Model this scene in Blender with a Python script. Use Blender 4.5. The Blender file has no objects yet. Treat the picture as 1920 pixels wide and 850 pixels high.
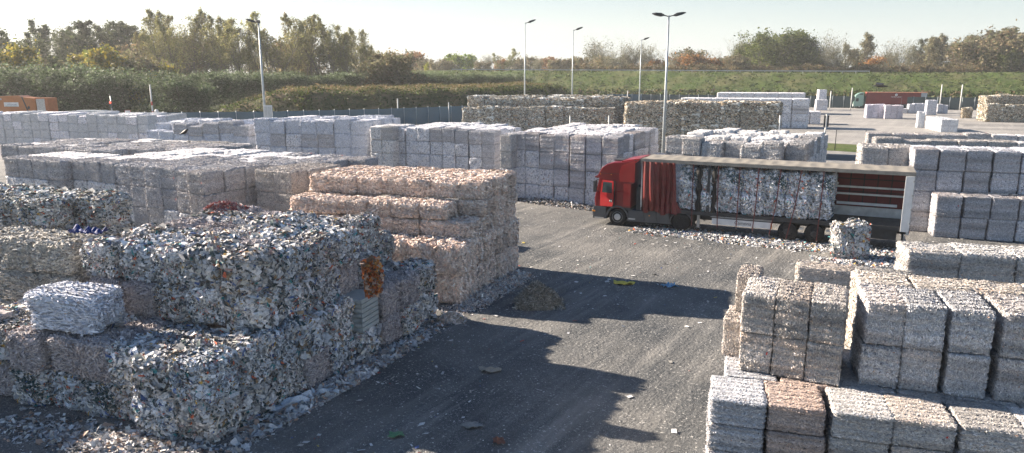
import bpy, math, random
import numpy as np
from mathutils import Vector, Matrix
R = math.radians
C = bpy.context.scene.collection
scene = bpy.context.scene
# ------------------------------------------------------------------ camera
CAM_H, FPX, YH = 8.78, 1350.0, 137.0           # height in metres, focal length in px of a 1920 wide frame, horizon row
PITCH = math.atan((425 - YH) / FPX)
cam = bpy.data.cameras.new('camera'); cam_ob = bpy.data.objects.new('camera', cam); C.objects.link(cam_ob)
cam.sensor_width = 36.0; cam.lens = 36.0 * FPX / 1920.0
cam.clip_start = 0.1; cam.clip_end = 6000
cam_ob.location = (0, 0, CAM_H); cam_ob.rotation_euler = (math.pi / 2 - PITCH, 0, 0)
scene.camera = cam_ob
# ------------------------------------------------------------------ sky and sun
SUN_EL, SUN_AZ = 24.5, 156.0                     # azimuth of the direction towards the sun, counter-clockwise from +X
w = bpy.data.worlds.new('World'); scene.world = w; w.use_nodes = True
nt = w.node_tree; bg = nt.nodes['Background']
sky = nt.nodes.new('ShaderNodeTexSky'); sky.sky_type = 'NISHITA'; sky.sun_disc = False
sky.sun_elevation = R(SUN_EL); sky.sun_rotation = R(90 - SUN_AZ)
sky.air_density = 1.25; sky.dust_density = 0.35; sky.ozone_density = 4.5; sky.altitude = 0
# thin pale haze veil low over the horizon, brighter towards the sun, fading out with height
tcw = nt.nodes.new('ShaderNodeTexCoord'); sxw = nt.nodes.new('ShaderNodeSeparateXYZ'); nt.links.new(tcw.outputs['Generated'], sxw.inputs[0])
hr = nt.nodes.new('ShaderNodeMapRange'); hr.inputs[1].default_value = 0.0; hr.inputs[2].default_value = .19; hr.inputs[3].default_value = .86; hr.inputs[4].default_value = 0.0; nt.links.new(sxw.outputs['Z'], hr.inputs[0])
ar = nt.nodes.new('ShaderNodeMapRange'); ar.inputs[1].default_value = -.6; ar.inputs[2].default_value = .6; nt.links.new(sxw.outputs['X'], ar.inputs[0])
hc = nt.nodes.new('ShaderNodeMix'); hc.data_type = 'RGBA'; hc.inputs[6].default_value = (9.8, 9.4, 8.9, 1); hc.inputs[7].default_value = (6.7, 7.2, 7.3, 1); nt.links.new(ar.outputs[0], hc.inputs[0])
hm = nt.nodes.new('ShaderNodeMix'); hm.data_type = 'RGBA'; nt.links.new(hr.outputs[0], hm.inputs[0]); nt.links.new(sky.outputs[0], hm.inputs[6]); nt.links.new(hc.outputs[2], hm.inputs[7])
nt.links.new(hm.outputs[2], bg.inputs[0]); bg.inputs[1].default_value = 0.043
sun = bpy.data.lights.new('sun', 'SUN'); sun_ob = bpy.data.objects.new('sun', sun); C.objects.link(sun_ob)
sun.energy = 5.0; sun.angle = R(0.6); sun.color = (1.0, 0.86, 0.70)
sd = Vector((math.cos(R(SUN_AZ)) * math.cos(R(SUN_EL)), math.sin(R(SUN_AZ)) * math.cos(R(SUN_EL)), math.sin(R(SUN_EL))))
sun_ob.rotation_euler = (-sd).to_track_quat('-Z', 'Y').to_euler()
vs = scene.view_settings
vs.view_transform = 'Standard'; vs.look = 'None'; vs.exposure = 1.7; vs.gamma = 1.0; vs.use_curve_mapping = False
scene.cycles.max_bounces = 5; scene.cycles.diffuse_bounces = 3

# ------------------------------------------------------------------ helpers
def at(px, py, z=0.0):
    """world point that stands at this pixel of the 1920 wide photograph when it is z metres above the yard"""
    u = (px - 960) / FPX; v = (425 - py) / FPX
    dy = math.cos(PITCH) + v * math.sin(PITCH); dz = -math.sin(PITCH) + v * math.cos(PITCH)
    t = (z - CAM_H) / dz
    return Vector((u * t, dy * t, z))
def proj(p):
    dz = p[2] - CAM_H; c, s = math.cos(PITCH), math.sin(PITCH)
    zz = p[1] * c - dz * s; yy = p[1] * s + dz * c
    return 960 + FPX * p[0] / zz, 425 - FPX * yy / zz, zz
def xat(px, Y, z=0.0):
    """point at depth Y that shows in pixel column px"""
    zz = Y * math.cos(PITCH) - (z - CAM_H) * math.sin(PITCH)
    return Vector(((px - 960) / FPX * zz, Y, z))
def tag(o, label=None, cat=None, group=None, kind=None):
    if label: o['label'] = label
    if cat: o['category'] = cat
    if group: o['group'] = group
    if kind: o['kind'] = kind
    return o
def empty(name, loc=(0, 0, 0), rz=0.0):
    o = bpy.data.objects.new(name, None); C.objects.link(o); o.empty_display_size = .3
    o.location = loc; o.rotation_euler = (0, 0, rz); return o
def copy_tree(o, parent=None):
    c = o.copy(); C.objects.link(c); c.parent = parent
    for ch in o.children: copy_tree(ch, c)
    return c

class MB:
    def __init__(s): s.v = []; s.f = []; s.n = 0; s.sm = []
    def add(s, vs_, fs, smooth=False):
        b = len(s.v); s.v += [tuple(p) for p in vs_]; s.f += [tuple(i + b for i in f) for f in fs]; s.sm += [smooth] * len(fs); return s
    def box(s, x0, x1, y0, y1, z0, z1):
        v = [(x, y, z) for z in (z0, z1) for y in (y0, y1) for x in (x0, x1)]
        return s.add(v, [(0, 2, 3, 1), (4, 5, 7, 6), (0, 1, 5, 4), (2, 6, 7, 3), (0, 4, 6, 2), (1, 3, 7, 5)])
    def bar(s, a, b, w_, h=None, up=(0, 0, 1)):
        a, b = Vector(a), Vector(b); d = (b - a).normalized(); u = Vector(up)
        if abs(d.dot(u)) > .95: u = Vector((0, 1, 0))
        sx = d.cross(u).normalized() * w_ / 2; sy = sx.cross(d).normalized() * (h or w_) / 2
        v = [p + i * sx + j * sy for p in (a, b) for j in (-1, 1) for i in (-1, 1)]
        return s.add(v, [(0, 2, 3, 1), (4, 5, 7, 6), (0, 1, 5, 4), (2, 6, 7, 3), (0, 4, 6, 2), (1, 3, 7, 5)])
    def tube(s, pts, rad, n=10, cap=True, smooth=True):
        pts = [Vector(p) for p in pts]; rad = rad if hasattr(rad, '__len__') else [rad] * len(pts)
        vs_ = []; fs = []
        for i, p in enumerate(pts):
            d = (pts[min(i + 1, len(pts) - 1)] - pts[max(i - 1, 0)]).normalized()
            u = Vector((0, 0, 1)) if abs(d.z) < .9 else Vector((1, 0, 0))
            a = d.cross(u).normalized(); b = a.cross(d)
            for k in range(n):
                t = 2 * math.pi * k / n; vs_.append(p + (a * math.cos(t) + b * math.sin(t)) * rad[i])
        for i in range(len(pts) - 1):
            for k in range(n):
                k2 = (k + 1) % n; fs.append((i * n + k, i * n + k2, (i + 1) * n + k2, (i + 1) * n + k))
        if cap: fs += [tuple(range(n))[::-1], tuple((len(pts) - 1) * n + k for k in range(n))]
        return s.add(vs_, fs, smooth)
    def lathe(s, c, axis, prof, n=28, smooth=True):
        """prof = (distance along axis, radius) pairs"""
        c = Vector(c); ax = Vector(axis).normalized(); u = Vector((0, 0, 1)) if abs(ax.z) < .9 else Vector((1, 0, 0))
        a = ax.cross(u).normalized(); b = a.cross(ax); vs_ = []; fs = []
        for t, r in prof:
            for k in range(n):
                q = 2 * math.pi * k / n; vs_.append(c + ax * t + (a * math.cos(q) + b * math.sin(q)) * r)
        for i in range(len(prof) - 1):
            for k in range(n):
                k2 = (k + 1) % n; fs.append((i * n + k, i * n + k2, (i + 1) * n + k2, (i + 1) * n + k))
        fs += [tuple(range(n))[::-1], tuple((len(prof) - 1) * n + k for k in range(n))]
        return s.add(vs_, fs, smooth)
    def prism(s, prof, y0, y1):
        """polygon of (x, z) pushed from y0 to y1"""
        n = len(prof); v = [(x, y0, z) for x, z in prof] + [(x, y1, z) for x, z in prof]
        return s.add(v, [tuple(range(n)), tuple(range(2 * n - 1, n - 1, -1))] + [(i, i + n, (i + 1) % n + n, (i + 1) % n) for i in range(n)])
    def build(s, name, m, parent=None, bevel=0, loc=None):
        me = bpy.data.meshes.new(name); me.from_pydata(s.v, [], s.f); me.update()
        me.polygons.foreach_set('use_smooth', s.sm)
        if m: me.materials.append(m)
        o = bpy.data.objects.new(name, me); C.objects.link(o)
        import bmesh
        bm = bmesh.new(); bm.from_mesh(me); bmesh.ops.recalc_face_normals(bm, faces=bm.faces)
        if bevel: bmesh.ops.bevel(bm, geom=[e for e in bm.edges if len(e.link_faces) == 2 and e.calc_face_angle(0) > .5], offset=bevel, segments=2, affect='EDGES', profile=.6)
        bm.to_mesh(me); bm.free()
        if parent: o.parent = parent
        if loc is not None: o.location = loc
        return o

def npmesh(name, V, F4, m, col=None, smooth=False):
    """mesh of quads from arrays, with one colour per face"""
    me = bpy.data.meshes.new(name); nf = len(F4)
    me.vertices.add(len(V)); me.vertices.foreach_set('co', np.asarray(V, np.float32).ravel())
    me.loops.add(nf * 4); me.loops.foreach_set('vertex_index', np.asarray(F4, np.int32).ravel())
    me.polygons.add(nf); me.polygons.foreach_set('loop_start', np.arange(0, nf * 4, 4, dtype=np.int32))
    try: me.polygons.foreach_set('loop_total', np.full(nf, 4, np.int32))
    except Exception: pass
    if smooth is not False:
        me.polygons.foreach_set('use_smooth', np.full(nf, True) if smooth is True else np.asarray(smooth, bool))
    if col is not None:
        a = me.attributes.new('Col', 'FLOAT_COLOR', 'FACE')
        a.data.foreach_set('color', np.c_[col, np.ones(nf)].astype(np.float32).ravel())
    me.update(calc_edges=True); me.validate()
    if m: me.materials.append(m)
    return me
def wav(P, rng, freqs, n=7):
    """smooth random field in -1..1 from sine waves; freqs is one number per axis"""
    out = np.zeros(len(P)); f = np.array(freqs, float)
    for _ in range(n):
        k = rng.normal(size=3) * f; out += np.sin(P @ k + rng.uniform(0, 6.28))
    return out / math.sqrt(n) / 1.2
def fbm2(x, y, rng, f0, octs=4, n=6):
    out = np.zeros_like(x); a = 1.
    for o in range(octs):
        for _ in range(n):
            an = rng.uniform(0, 6.28); f = f0 * 2 ** o * rng.uniform(.7, 1.4)
            out += a * np.sin((x * math.cos(an) + y * math.sin(an)) * f + rng.uniform(0, 6.28)) / n
        a *= .55
    return out

# ------------------------------------------------------------------ materials
def newmat(name):
    m = bpy.data.materials.new(name); m.use_nodes = True
    return m, m.node_tree, m.node_tree.nodes['Principled BSDF']
def mat(name, col, rough=.6, metal=0, var=.12, scale=3, bump=0, spec=.5, bscale=None, coat=0):
    m, t, b = newmat(name); N = t.nodes; L = t.links
    b.inputs['Roughness'].default_value = rough; b.inputs['Metallic'].default_value = metal
    b.inputs['Specular IOR Level'].default_value = spec; b.inputs['Coat Weight'].default_value = coat
    tc = N.new('ShaderNodeTexCoord'); n = N.new('ShaderNodeTexNoise'); n.inputs['Scale'].default_value = scale; n.inputs['Detail'].default_value = 6
    L.new(tc.outputs['Object'], n.inputs['Vector'])
    r = N.new('ShaderNodeMapRange'); r.inputs[1].default_value = .3; r.inputs[2].default_value = .7; r.inputs[3].default_value = 1 - var; r.inputs[4].default_value = 1 + var
    L.new(n.outputs['Fac'], r.inputs[0])
    mx = N.new('ShaderNodeMix'); mx.data_type = 'RGBA'; mx.blend_type = 'MULTIPLY'; mx.inputs[0].default_value = 1
    mx.inputs[6].default_value = (*col, 1); L.new(r.outputs[0], mx.inputs[7]); L.new(mx.outputs[2], b.inputs['Base Color'])
    if bump:
        n2 = N.new('ShaderNodeTexNoise'); n2.inputs['Scale'].default_value = bscale or scale * 4; n2.inputs['Detail'].default_value = 5; L.new(tc.outputs['Object'], n2.inputs['Vector'])
        bp = N.new('ShaderNodeBump'); bp.inputs['Strength'].default_value = bump; bp.inputs['Distance'].default_value = .05; L.new(n2.outputs['Fac'], bp.inputs['Height']); L.new(bp.outputs[0], b.inputs['Normal'])
    return m
def flake_mat(name, rough=.75, trans=0.0, nscale=22, tint=True, lo=.8, hi=1.15):
    """paper or leaves: colour of each flake x tint of the object x fine mottling"""
    m, t, b = newmat(name); N = t.nodes; L = t.links
    b.inputs['Roughness'].default_value = rough; b.inputs['Specular IOR Level'].default_value = .25
    a = N.new('ShaderNodeAttribute'); a.attribute_name = 'Col'
    tc = N.new('ShaderNodeTexCoord'); n = N.new('ShaderNodeTexNoise'); n.inputs['Scale'].default_value = nscale; n.inputs['Detail'].default_value = 4
    L.new(tc.outputs['Object'], n.inputs['Vector'])
    r = N.new('ShaderNodeMapRange'); r.inputs[1].default_value = .3; r.inputs[2].default_value = .7; r.inputs[3].default_value = lo; r.inputs[4].default_value = hi
    L.new(n.outputs['Fac'], r.inputs[0])
    mx = N.new('ShaderNodeMix'); mx.data_type = 'RGBA'; mx.blend_type = 'MULTIPLY'; mx.inputs[0].default_value = 1
    L.new(a.outputs['Color'], mx.inputs[6]); L.new(r.outputs[0], mx.inputs[7]); src = mx.outputs[2]
    if tint:
        oi = N.new('ShaderNodeObjectInfo'); m2 = N.new('ShaderNodeMix'); m2.data_type = 'RGBA'; m2.blend_type = 'MULTIPLY'; m2.inputs[0].default_value = 1
        L.new(src, m2.inputs[6]); L.new(oi.outputs['Color'], m2.inputs[7]); src = m2.outputs[2]
    L.new(src, b.inputs['Base Color'])
    if trans:
        tr = N.new('ShaderNodeBsdfTranslucent'); L.new(src, tr.inputs[0]); ms = N.new('ShaderNodeMixShader'); ms.inputs[0].default_value = trans
        L.new(b.outputs[0], ms.inputs[1]); L.new(tr.outputs[0], ms.inputs[2]); L.new(ms.outputs[0], N['Material Output'].inputs['Surface'])
    return m
M_PAPER = flake_mat('paper', .7)
M_LEAF = flake_mat('leaves', .6, trans=.45, nscale=2)
M_BARK = mat('bark', (.13, .115, .09), .9, var=.3, scale=1.5)

# ------------------------------------------------------------------ ground
def ground_mat():
    m, t, b = newmat('yard_surface'); N = t.nodes; L = t.links
    tc = N.new('ShaderNodeTexCoord'); geo = tc.outputs['Object']
    def noise(sc, det=6, rot=0, st=(1, 1, 1), rough=.6):
        mp = N.new('ShaderNodeMapping'); mp.vector_type = 'TEXTURE'; mp.inputs['Rotation'].default_value = (0, 0, rot); mp.inputs['Scale'].default_value = tuple(1 / q for q in st)
        L.new(geo, mp.inputs[0]); n = N.new('ShaderNodeTexNoise'); n.inputs['Scale'].default_value = sc; n.inputs['Detail'].default_value = det; n.inputs['Roughness'].default_value = rough
        L.new(mp.outputs[0], n.inputs['Vector']); return n.outputs['Fac']
    def rng_(f, a, b_, c=0, d=1):
        r = N.new('ShaderNodeMapRange'); r.inputs[1].default_value = a; r.inputs[2].default_value = b_; r.inputs[3].default_value = c; r.inputs[4].default_value = d; L.new(f, r.inputs[0]); return r.outputs[0]
    def mix(f, a, b_):
        x = N.new('ShaderNodeMix'); x.data_type = 'RGBA'
        if isinstance(f, float): x.inputs[0].default_value = f
        else: L.new(f, x.inputs[0])
        for s_, q in ((6, a), (7, b_)):
            if isinstance(q, tuple): x.inputs[s_].default_value = (*q, 1)
            else: L.new(q, x.inputs[s_])
        return x.outputs[2]
    def mul(a, b_):
        x = N.new('ShaderNodeMath'); x.operation = 'MULTIPLY'; L.new(a, x.inputs[0]); L.new(b_, x.inputs[1]); return x.outputs[0]
    base = mix(rng_(noise(.16, 5), .38, .62), (.052, .059, .066), (.145, .143, .138))
    tracks = rng_(noise(.7, 7, R(57), (.07, 1, 1), .7), .48, .68)
    col = mix(mul(tracks, rng_(noise(.1, 3), .35, .65, .1, .75)), base, (.40, .38, .35))
    tr2 = rng_(noise(1.0, 6, R(48), (.06, 1, 1), .6), .55, .7)
    col = mix(mul(tr2, rng_(noise(.13, 2), .5, .62, 0, .5)), col, (.06, .06, .062))
    spk = mul(rng_(noise(14, 3), .60, .69), rng_(noise(.5, 4), .35, .65, .2, 1))
    col = mix(spk, col, (.62, .60, .57))
    spk2 = mul(rng_(noise(48, 2), .54, .64), rng_(noise(.9, 4), .3, .7, .2, 1))
    col = mix(spk2, col, (.36, .355, .35))
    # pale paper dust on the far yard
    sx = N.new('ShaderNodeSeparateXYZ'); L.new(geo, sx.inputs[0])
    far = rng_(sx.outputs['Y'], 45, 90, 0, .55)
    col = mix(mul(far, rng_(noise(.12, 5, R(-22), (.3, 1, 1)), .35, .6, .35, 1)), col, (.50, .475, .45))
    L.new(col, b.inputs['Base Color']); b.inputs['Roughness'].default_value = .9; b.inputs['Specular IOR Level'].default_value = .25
    h1 = noise(9, 6); h2 = noise(1.2, 6, R(57), (.10, 1, 1), .65)
    ad = N.new('ShaderNodeMath'); ad.operation = 'MULTIPLY_ADD'; L.new(h2, ad.inputs[0]); ad.inputs[1].default_value = 1.3; L.new(h1, ad.inputs[2])
    bp = N.new('ShaderNodeBump'); bp.inputs['Strength'].default_value = .9; bp.inputs['Distance'].default_value = .07; L.new(ad.outputs[0], bp.inputs['Height']); L.new(bp.outputs[0], b.inputs['Normal'])
    return m
def grass_mat(name, c1, c2, c3, sc=.25, fine=4):
    m, t, b = newmat(name); N = t.nodes; L = t.links
    tc = N.new('ShaderNodeTexCoord')
    def noise(s_, d=6):
        n = N.new('ShaderNodeTexNoise'); n.inputs['Scale'].default_value = s_; n.inputs['Detail'].default_value = d; n.inputs['Roughness'].default_value = .65; L.new(tc.outputs['Object'], n.inputs['Vector']); return n.outputs['Fac']
    def ramp(f, a, b_):
        r = N.new('ShaderNodeMapRange'); r.inputs[1].default_value = a; r.inputs[2].default_value = b_; L.new(f, r.inputs[0]); return r.outputs[0]
    def mix(f, a, b_):
        x = N.new('ShaderNodeMix'); x.data_type = 'RGBA'; L.new(f, x.inputs[0])
        for s_, q in ((6, a), (7, b_)):
            if isinstance(q, tuple): x.inputs[s_].default_value = (*q, 1)
            else: L.new(q, x.inputs[s_])
        return x.outputs[2]
    c = mix(ramp(noise(fine), .35, .65), c1, c2); c = mix(ramp(noise(sc), .45, .65), c, c3)
    L.new(c, b.inputs['Base Color']); b.inputs['Roughness'].default_value = .95; b.inputs['Specular IOR Level'].default_value = .15
    bp = N.new('ShaderNodeBump'); bp.inputs['Strength'].default_value = 1; bp.inputs['Distance'].default_value = .25; L.new(noise(fine * .8), bp.inputs['Height']); L.new(bp.outputs[0], b.inputs['Normal'])
    return m
M_GROUND = ground_mat()
M_FIELD = grass_mat('field', (.05, .075, .025), (.09, .11, .04), (.14, .12, .06), .05, 1)
M_GRASS = grass_mat('grass', (.045, .075, .02), (.10, .14, .04), (.13, .13, .06), .12, 2.5)
M_BANK = grass_mat('bank_soil', (.045, .055, .022), (.09, .085, .04), (.16, .12, .07), .3, 2)
M_ROAD = mat('road', (.07, .07, .072), .85, var=.2, scale=.5, bump=.3, bscale=8)

def grid_mesh(name, xs, ys, zf, m, smooth=True):
    X, Y = np.meshgrid(xs, ys); Z = zf(X, Y); V = np.c_[X.ravel(), Y.ravel(), Z.ravel()]
    nx, ny = len(xs), len(ys); i = np.arange(nx * ny).reshape(ny, nx)
    F = np.c_[i[:-1, :-1].ravel(), i[:-1, 1:].ravel(), i[1:, 1:].ravel(), i[1:, :-1].ravel()]
    o = bpy.data.objects.new(name, npmesh(name, V, F, m, smooth=smooth)); C.objects.link(o); return o
rg = np.random.default_rng(5)
g = MB(); g.add([(-3000, -300, -.02), (3000, -300, -.02), (3000, 4500, -.02), (-3000, 4500, -.02)], [(0, 1, 2, 3)]); o = g.build('ground', M_FIELD); tag(o, kind='structure')
AX = Vector((math.cos(R(-25)), math.sin(R(-25)), 0)); BX = Vector((math.sin(R(25)), math.cos(R(25)), 0))
near = np.r_[np.arange(-60, -25, 1.0), np.arange(-25, 35, .3), np.arange(35, 80, 1.0)]
neary = np.r_[np.arange(-8, 45, .3), np.arange(45, 100, 1.5)]
def zyard(X, Y):
    rr = np.random.default_rng(9)
    u = X * math.cos(R(62)) + Y * math.sin(R(62)); v = -X * math.sin(R(62)) + Y * math.cos(R(62))
    h = .022 * fbm2(u * .12, v * 1.3, rr, 1.6, 3) + .02 * fbm2(X, Y, rr, .5, 3)
    e = np.minimum.reduce([(X + 60) / 8, (80 - X) / 12, (100 - Y) / 15, np.ones_like(X)]); return .03 + h * np.clip(e, 0, 1) - .026 * (1 - np.clip(e, 0, 1))
o = grid_mesh('yard', near, neary, zyard, M_GROUND); tag(o, kind='structure')
fy = MB(); fy.add([(-130, -20, 0), (150, -20, 0), (210, 120, 0), (160, 168, 0), (104, 190, 0), (60, 208, 0), (10, 226, 0), (-12, 190, 0), (-20, 150, 0), (-60, 125, 0), (-140, 160, 0)], [tuple(range(11))])
o = fy.build('yard_far', M_GROUND); tag(o, kind='structure')
# grass strip with a road beside it, behind the stack that stands behind the lorry
def strip(name, p0, p1, w_, z, m):
    d = (p1 - p0).normalized(); n = Vector((-d.y, d.x, 0)) * w_
    s_ = MB(); s_.add([(p.x, p.y, z) for p in (p0, p1, p1 + n, p0 + n)], [(0, 1, 2, 3)]); o_ = s_.build(name, m); return tag(o_, kind='structure')
pa, pb = at(1545, 283), at(1618, 287); dd = (pb - pa).normalized()
strip('grass_strip', pa - dd * 30, pb + dd * 60, 9.5, .055, M_GRASS)
pa, pb = at(1545, 299), at(1618, 303)
strip('road', pa - dd * 30, pb + dd * 60, 4.6, .05, M_ROAD)
# ------------------------------------------------------------------ bales
PAL = {
 'shred': ([(.67, .66, .67), (.56, .56, .58), (.74, .73, .72), (.46, .47, .50), (.34, .35, .38), (.62, .60, .56), (.20, .20, .21), (.5, .34, .26)], [.26, .22, .16, .14, .10, .08, .035, .005]),
 'mixed': ([(.72, .72, .73), (.58, .60, .63), (.46, .47, .48), (.66, .63, .56), (.28, .29, .30), (.10, .115, .12), (.05, .085, .09), (.50, .13, .07), (.10, .16, .34), (.08, .28, .30), (.62, .40, .12), (.50, .36, .36), (.30, .22, .14)],
           [.24, .18, .15, .08, .12, .08, .05, .018, .020, .016, .010, .025, .03]),
 'pink': ([(.80, .71, .65), (.75, .65, .59), (.84, .78, .74), (.66, .55, .49), (.54, .46, .42), (.76, .58, .51), (.86, .82, .79)], [.24, .2, .18, .1, .08, .06, .14]),
 'white': ([(.80, .81, .84), (.75, .76, .80), (.68, .71, .78), (.82, .82, .81), (.54, .58, .66), (.38, .41, .47)], [.3, .24, .16, .18, .08, .04]),
 'brown': ([(.66, .62, .55), (.5, .47, .42), (.36, .32, .26), (.24, .22, .18), (.12, .12, .11), (.70, .70, .68), (.45, .34, .22), (.28, .34, .38), (.40, .2, .13), (.06, .07, .07)], [.17, .15, .14, .1, .1, .1, .08, .05, .03, .08]),
}
def cube_grid(n):
    idx = {}; V = []; F = []
    def vid(p):
        k = tuple(int(round(c * 1000)) for c in p)
        if k not in idx: idx[k] = len(V); V.append(p)
        return idx[k]
    t = np.linspace(-.5, .5, n + 1)
    for ax in range(3):
        for sgn in (-.5, .5):
            for i in range(n):
                for j in range(n):
                    q = []
                    for di, dj in ((0, 0), (1, 0), (1, 1), (0, 1)):
                        p = [0, 0, 0]; p[ax] = sgn; p[(ax + 1) % 3] = t[i + di]; p[(ax + 2) % 3] = t[j + dj]; q.append(vid(tuple(p)))
                    F.append(q if sgn > 0 else q[::-1])
    return np.array(V), np.array(F)
CG = cube_grid(18)
def bale_mesh(kind, seed, size=(1, 1, 1), dens=1.0):
    rng = np.random.default_rng(seed); P = {'shred': 'shred', 'block': 'shred', 'shag': 'shred'}.get(kind, kind); pal, wt = PAL[P]; pal = np.array(pal); wt = np.array(wt) / sum(wt)
    size = np.array(size, float)
    lump = {'shred': .013, 'block': .017, 'shag': .045, 'mixed': .068, 'pink': .045, 'white': .018, 'brown': .045}[kind]
    rad = {'shred': .07, 'block': .06, 'shag': .15, 'mixed': .17, 'pink': .17, 'white': .06, 'brown': .12}[kind]
    ks = rng.integers(1 << 30)
    def surf(p):
        inner = np.clip(p, -(.5 - rad), .5 - rad); d = p - inner; n = d / np.maximum(np.linalg.norm(d, axis=1, keepdims=True), 1e-6)
        r2 = np.random.default_rng(ks); off = lump * wav(p, r2, (3.2, 3.2, 3.2)) + lump * .6 * wav(p, r2, (9, 9, 9)) - lump * .7
        # strata: pressed layers run level round the bale, ridges on the top
        off += ((.4 * lump + .003) if kind == 'block' else .15 * lump) * np.sin(p[:, 2] * 34 + 2 * wav(p, r2, (2, 2, 2), 3)) * (np.abs(n[:, 2]) < .6)
        off += (.5 * lump + .008) * np.sin(p[:, 1] * 40 + 2 * wav(p, r2, (2, 2, 2), 3)) * (np.abs(n[:, 2]) >= .6)
        bul = .012 * (1 - (2 * p[:, 0]) ** 2) * (1 - (2 * p[:, 1]) ** 2) + 0 * off
        q = inner + n * rad + n * (off + bul)[:, None]
        return q * size, n
    V, F = CG; Vs, _ = surf(V); cen = V[F].mean(1)
    strat = (.10 if kind == 'block' else .04) * wav(cen, np.random.default_rng(ks + 1), (.6, .6, 9), 5)
    mean = (pal * wt[:, None]).sum(0); colc = np.clip(mean[None] * .8 * (1 + strat)[:, None] * rng.uniform(.85, 1.15, (len(F), 1)), .01, .9)
    areas = {'shred': (.055, .016, 2300), 'block': (.036, .013, 2700), 'shag': (.075, .018, 2400), 'mixed': (.13, .042, 1050), 'pink': (.10, .028, 1300), 'white': (.08, .03, 1100), 'brown': (.10, .05, 1000)}[kind]
    L0, W0, per = areas; fs_ = {0: 1.0, 1: .62, 2: 1.2, 3: .8, 4: .7, 5: 1.05}[seed // 100 % 6] if kind in ('mixed', 'brown') else rng.uniform(.85, 1.1)
    L0 *= fs_; W0 *= fs_; per = per / fs_ ** 1.3
    Vt = [Vs]; Ft = [F]; Ct = [colc]; base = len(Vs); sm = [np.full(len(F), True)]
    for ax in range(3):
        for sgn in (-.5, .5):
            if ax == 2 and sgn < 0: continue
            a1, a2 = (ax + 1) % 3, (ax + 2) % 3
            n = int(per * dens * size[a1] * size[a2])
            p = np.zeros((n, 3)); p[:, ax] = sgn; p[:, a1] = rng.uniform(-.5, .5, n); p[:, a2] = rng.uniform(-.5, .5, n)
            c, nn = surf(p)
            tilt = {'shag': .45, 'shred': .38, 'block': .3, 'mixed': .42, 'pink': .42, 'white': .25, 'brown': .45}[kind]
            m_ = nn + tilt * rng.normal(size=(n, 3)); m_ /= np.linalg.norm(m_, axis=1, keepdims=True)
            t = rng.normal(size=(n, 3));
            if ax != 2 and kind in ('mixed', 'brown', 'white'): t[:, 2] *= 1.3
            if kind in ('mixed', 'pink', 'shag'):      # sheets lie in swirls, not at random
                fl = np.stack([wav(p, rng, (3, 3, 3)), wav(p, rng, (3, 3, 3)), wav(p, rng, (3, 3, 3))], 1) * 1.5; t = t * .55 + fl
            if kind == 'pink' and ax != 2: t[:, 2] *= 2.0
            t -= m_ * (t * m_).sum(1, keepdims=True); t /= np.linalg.norm(t, axis=1, keepdims=True); s_ = np.cross(m_, t)
            sc = np.clip(np.exp(rng.normal(0, .45, n)), .3, 2.0); ln = (L0 * sc)[:, None] / 2; wd = (W0 * sc * rng.uniform(.6, 1.3, n))[:, None] / 2
            c = c + nn * (rng.uniform(0, 1, n) * {'shag': .05, 'shred': .016, 'block': .014, 'mixed': .06, 'pink': .06, 'white': .012, 'brown': .045}[kind])[:, None]
            ci = rng.choice(len(pal), n, p=wt); cl = pal[ci] * rng.uniform(.8, 1.12, (n, 1))
            bz = wav(p, np.random.default_rng(ks + 1), (.6, .6, 9), 5)[:, None]; cl *= 1 + (.24 if kind == 'block' else .07) * bz; cl *= 1 + (1 if kind == 'block' else .5) * np.clip(wav(p, np.random.default_rng(ks + 2), (.8, .8, 14), 5), 0, 1)[:, None] * np.array([.02, -.07, -.14]) * (kind in ('shred', 'block'))
            if kind in ('mixed', 'brown'):      # clumps of one colour where a batch of sheets was pressed together
                cc = wav(p, rng, (5, 5, 5)); k = rng.integers(0, 7); msk = (cc > .75) & (rng.uniform(size=n) < .6); cl[msk] = pal[k]
            if kind in ('shred', 'block', 'white') and rng.uniform() < .05:       # a red tag
                j = rng.integers(n); cl[j] = (.6, .05, .03); ln[j] = .03; wd[j] = .028; c[j] += nn[j] * .015
            if kind == 'mixed':
                big = rng.uniform(size=n) < .04; ln[big] *= 1.25; wd[big] *= 2.0; cl[big & (rng.uniform(size=n) < .7)] = (.60, .61, .63)
            bend = m_ * (ln * rng.uniform(-.5, .5, (n, 1)))
            if kind in ('shred', 'block', 'shag'):
                q = np.stack([c - t * ln - s_ * wd, c + t * ln - s_ * wd, c + t * ln + s_ * wd, c - t * ln + s_ * wd], 1)
                Vt.append(q.reshape(-1, 3)); f = np.arange(n * 4).reshape(n, 4) + base; base += n * 4; Ft.append(f); Ct.append(cl); sm.append(np.zeros(n, bool))
            else:
                jit = lambda: rng.normal(0, .25, (n, 1)) * wd
                q = np.stack([c - t * ln - s_ * (wd + jit()), c - s_ * (wd + jit()) + bend, c + t * ln - s_ * (wd + jit()), c + t * ln + s_ * (wd + jit()), c + s_ * (wd + jit()) + bend * .6, c - t * ln + s_ * (wd + jit())], 1)
                Vt.append(q.reshape(-1, 3)); i0 = np.arange(n) * 6 + base; base += n * 6
                Ft.append(np.c_[i0, i0 + 1, i0 + 4, i0 + 5]); Ft.append(np.c_[i0 + 1, i0 + 2, i0 + 3, i0 + 4]); Ct += [cl, cl * .97]; sm += [np.zeros(n, bool)] * 2
    return npmesh(kind + '_bale', np.concatenate(Vt), np.concatenate(Ft), M_PAPER, np.clip(np.concatenate(Ct), .005, .9), np.concatenate(sm))
NV = {'shred': 5, 'block': 5, 'mixed': 6, 'pink': 4, 'shag': 3, 'white': 3, 'brown': 4}
PROTO = {k: [bale_mesh(k, 100 * i + 7 + hash_, dens=1.0) for i in range(n)] for hash_, (k, n) in enumerate(NV.items())}
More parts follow.
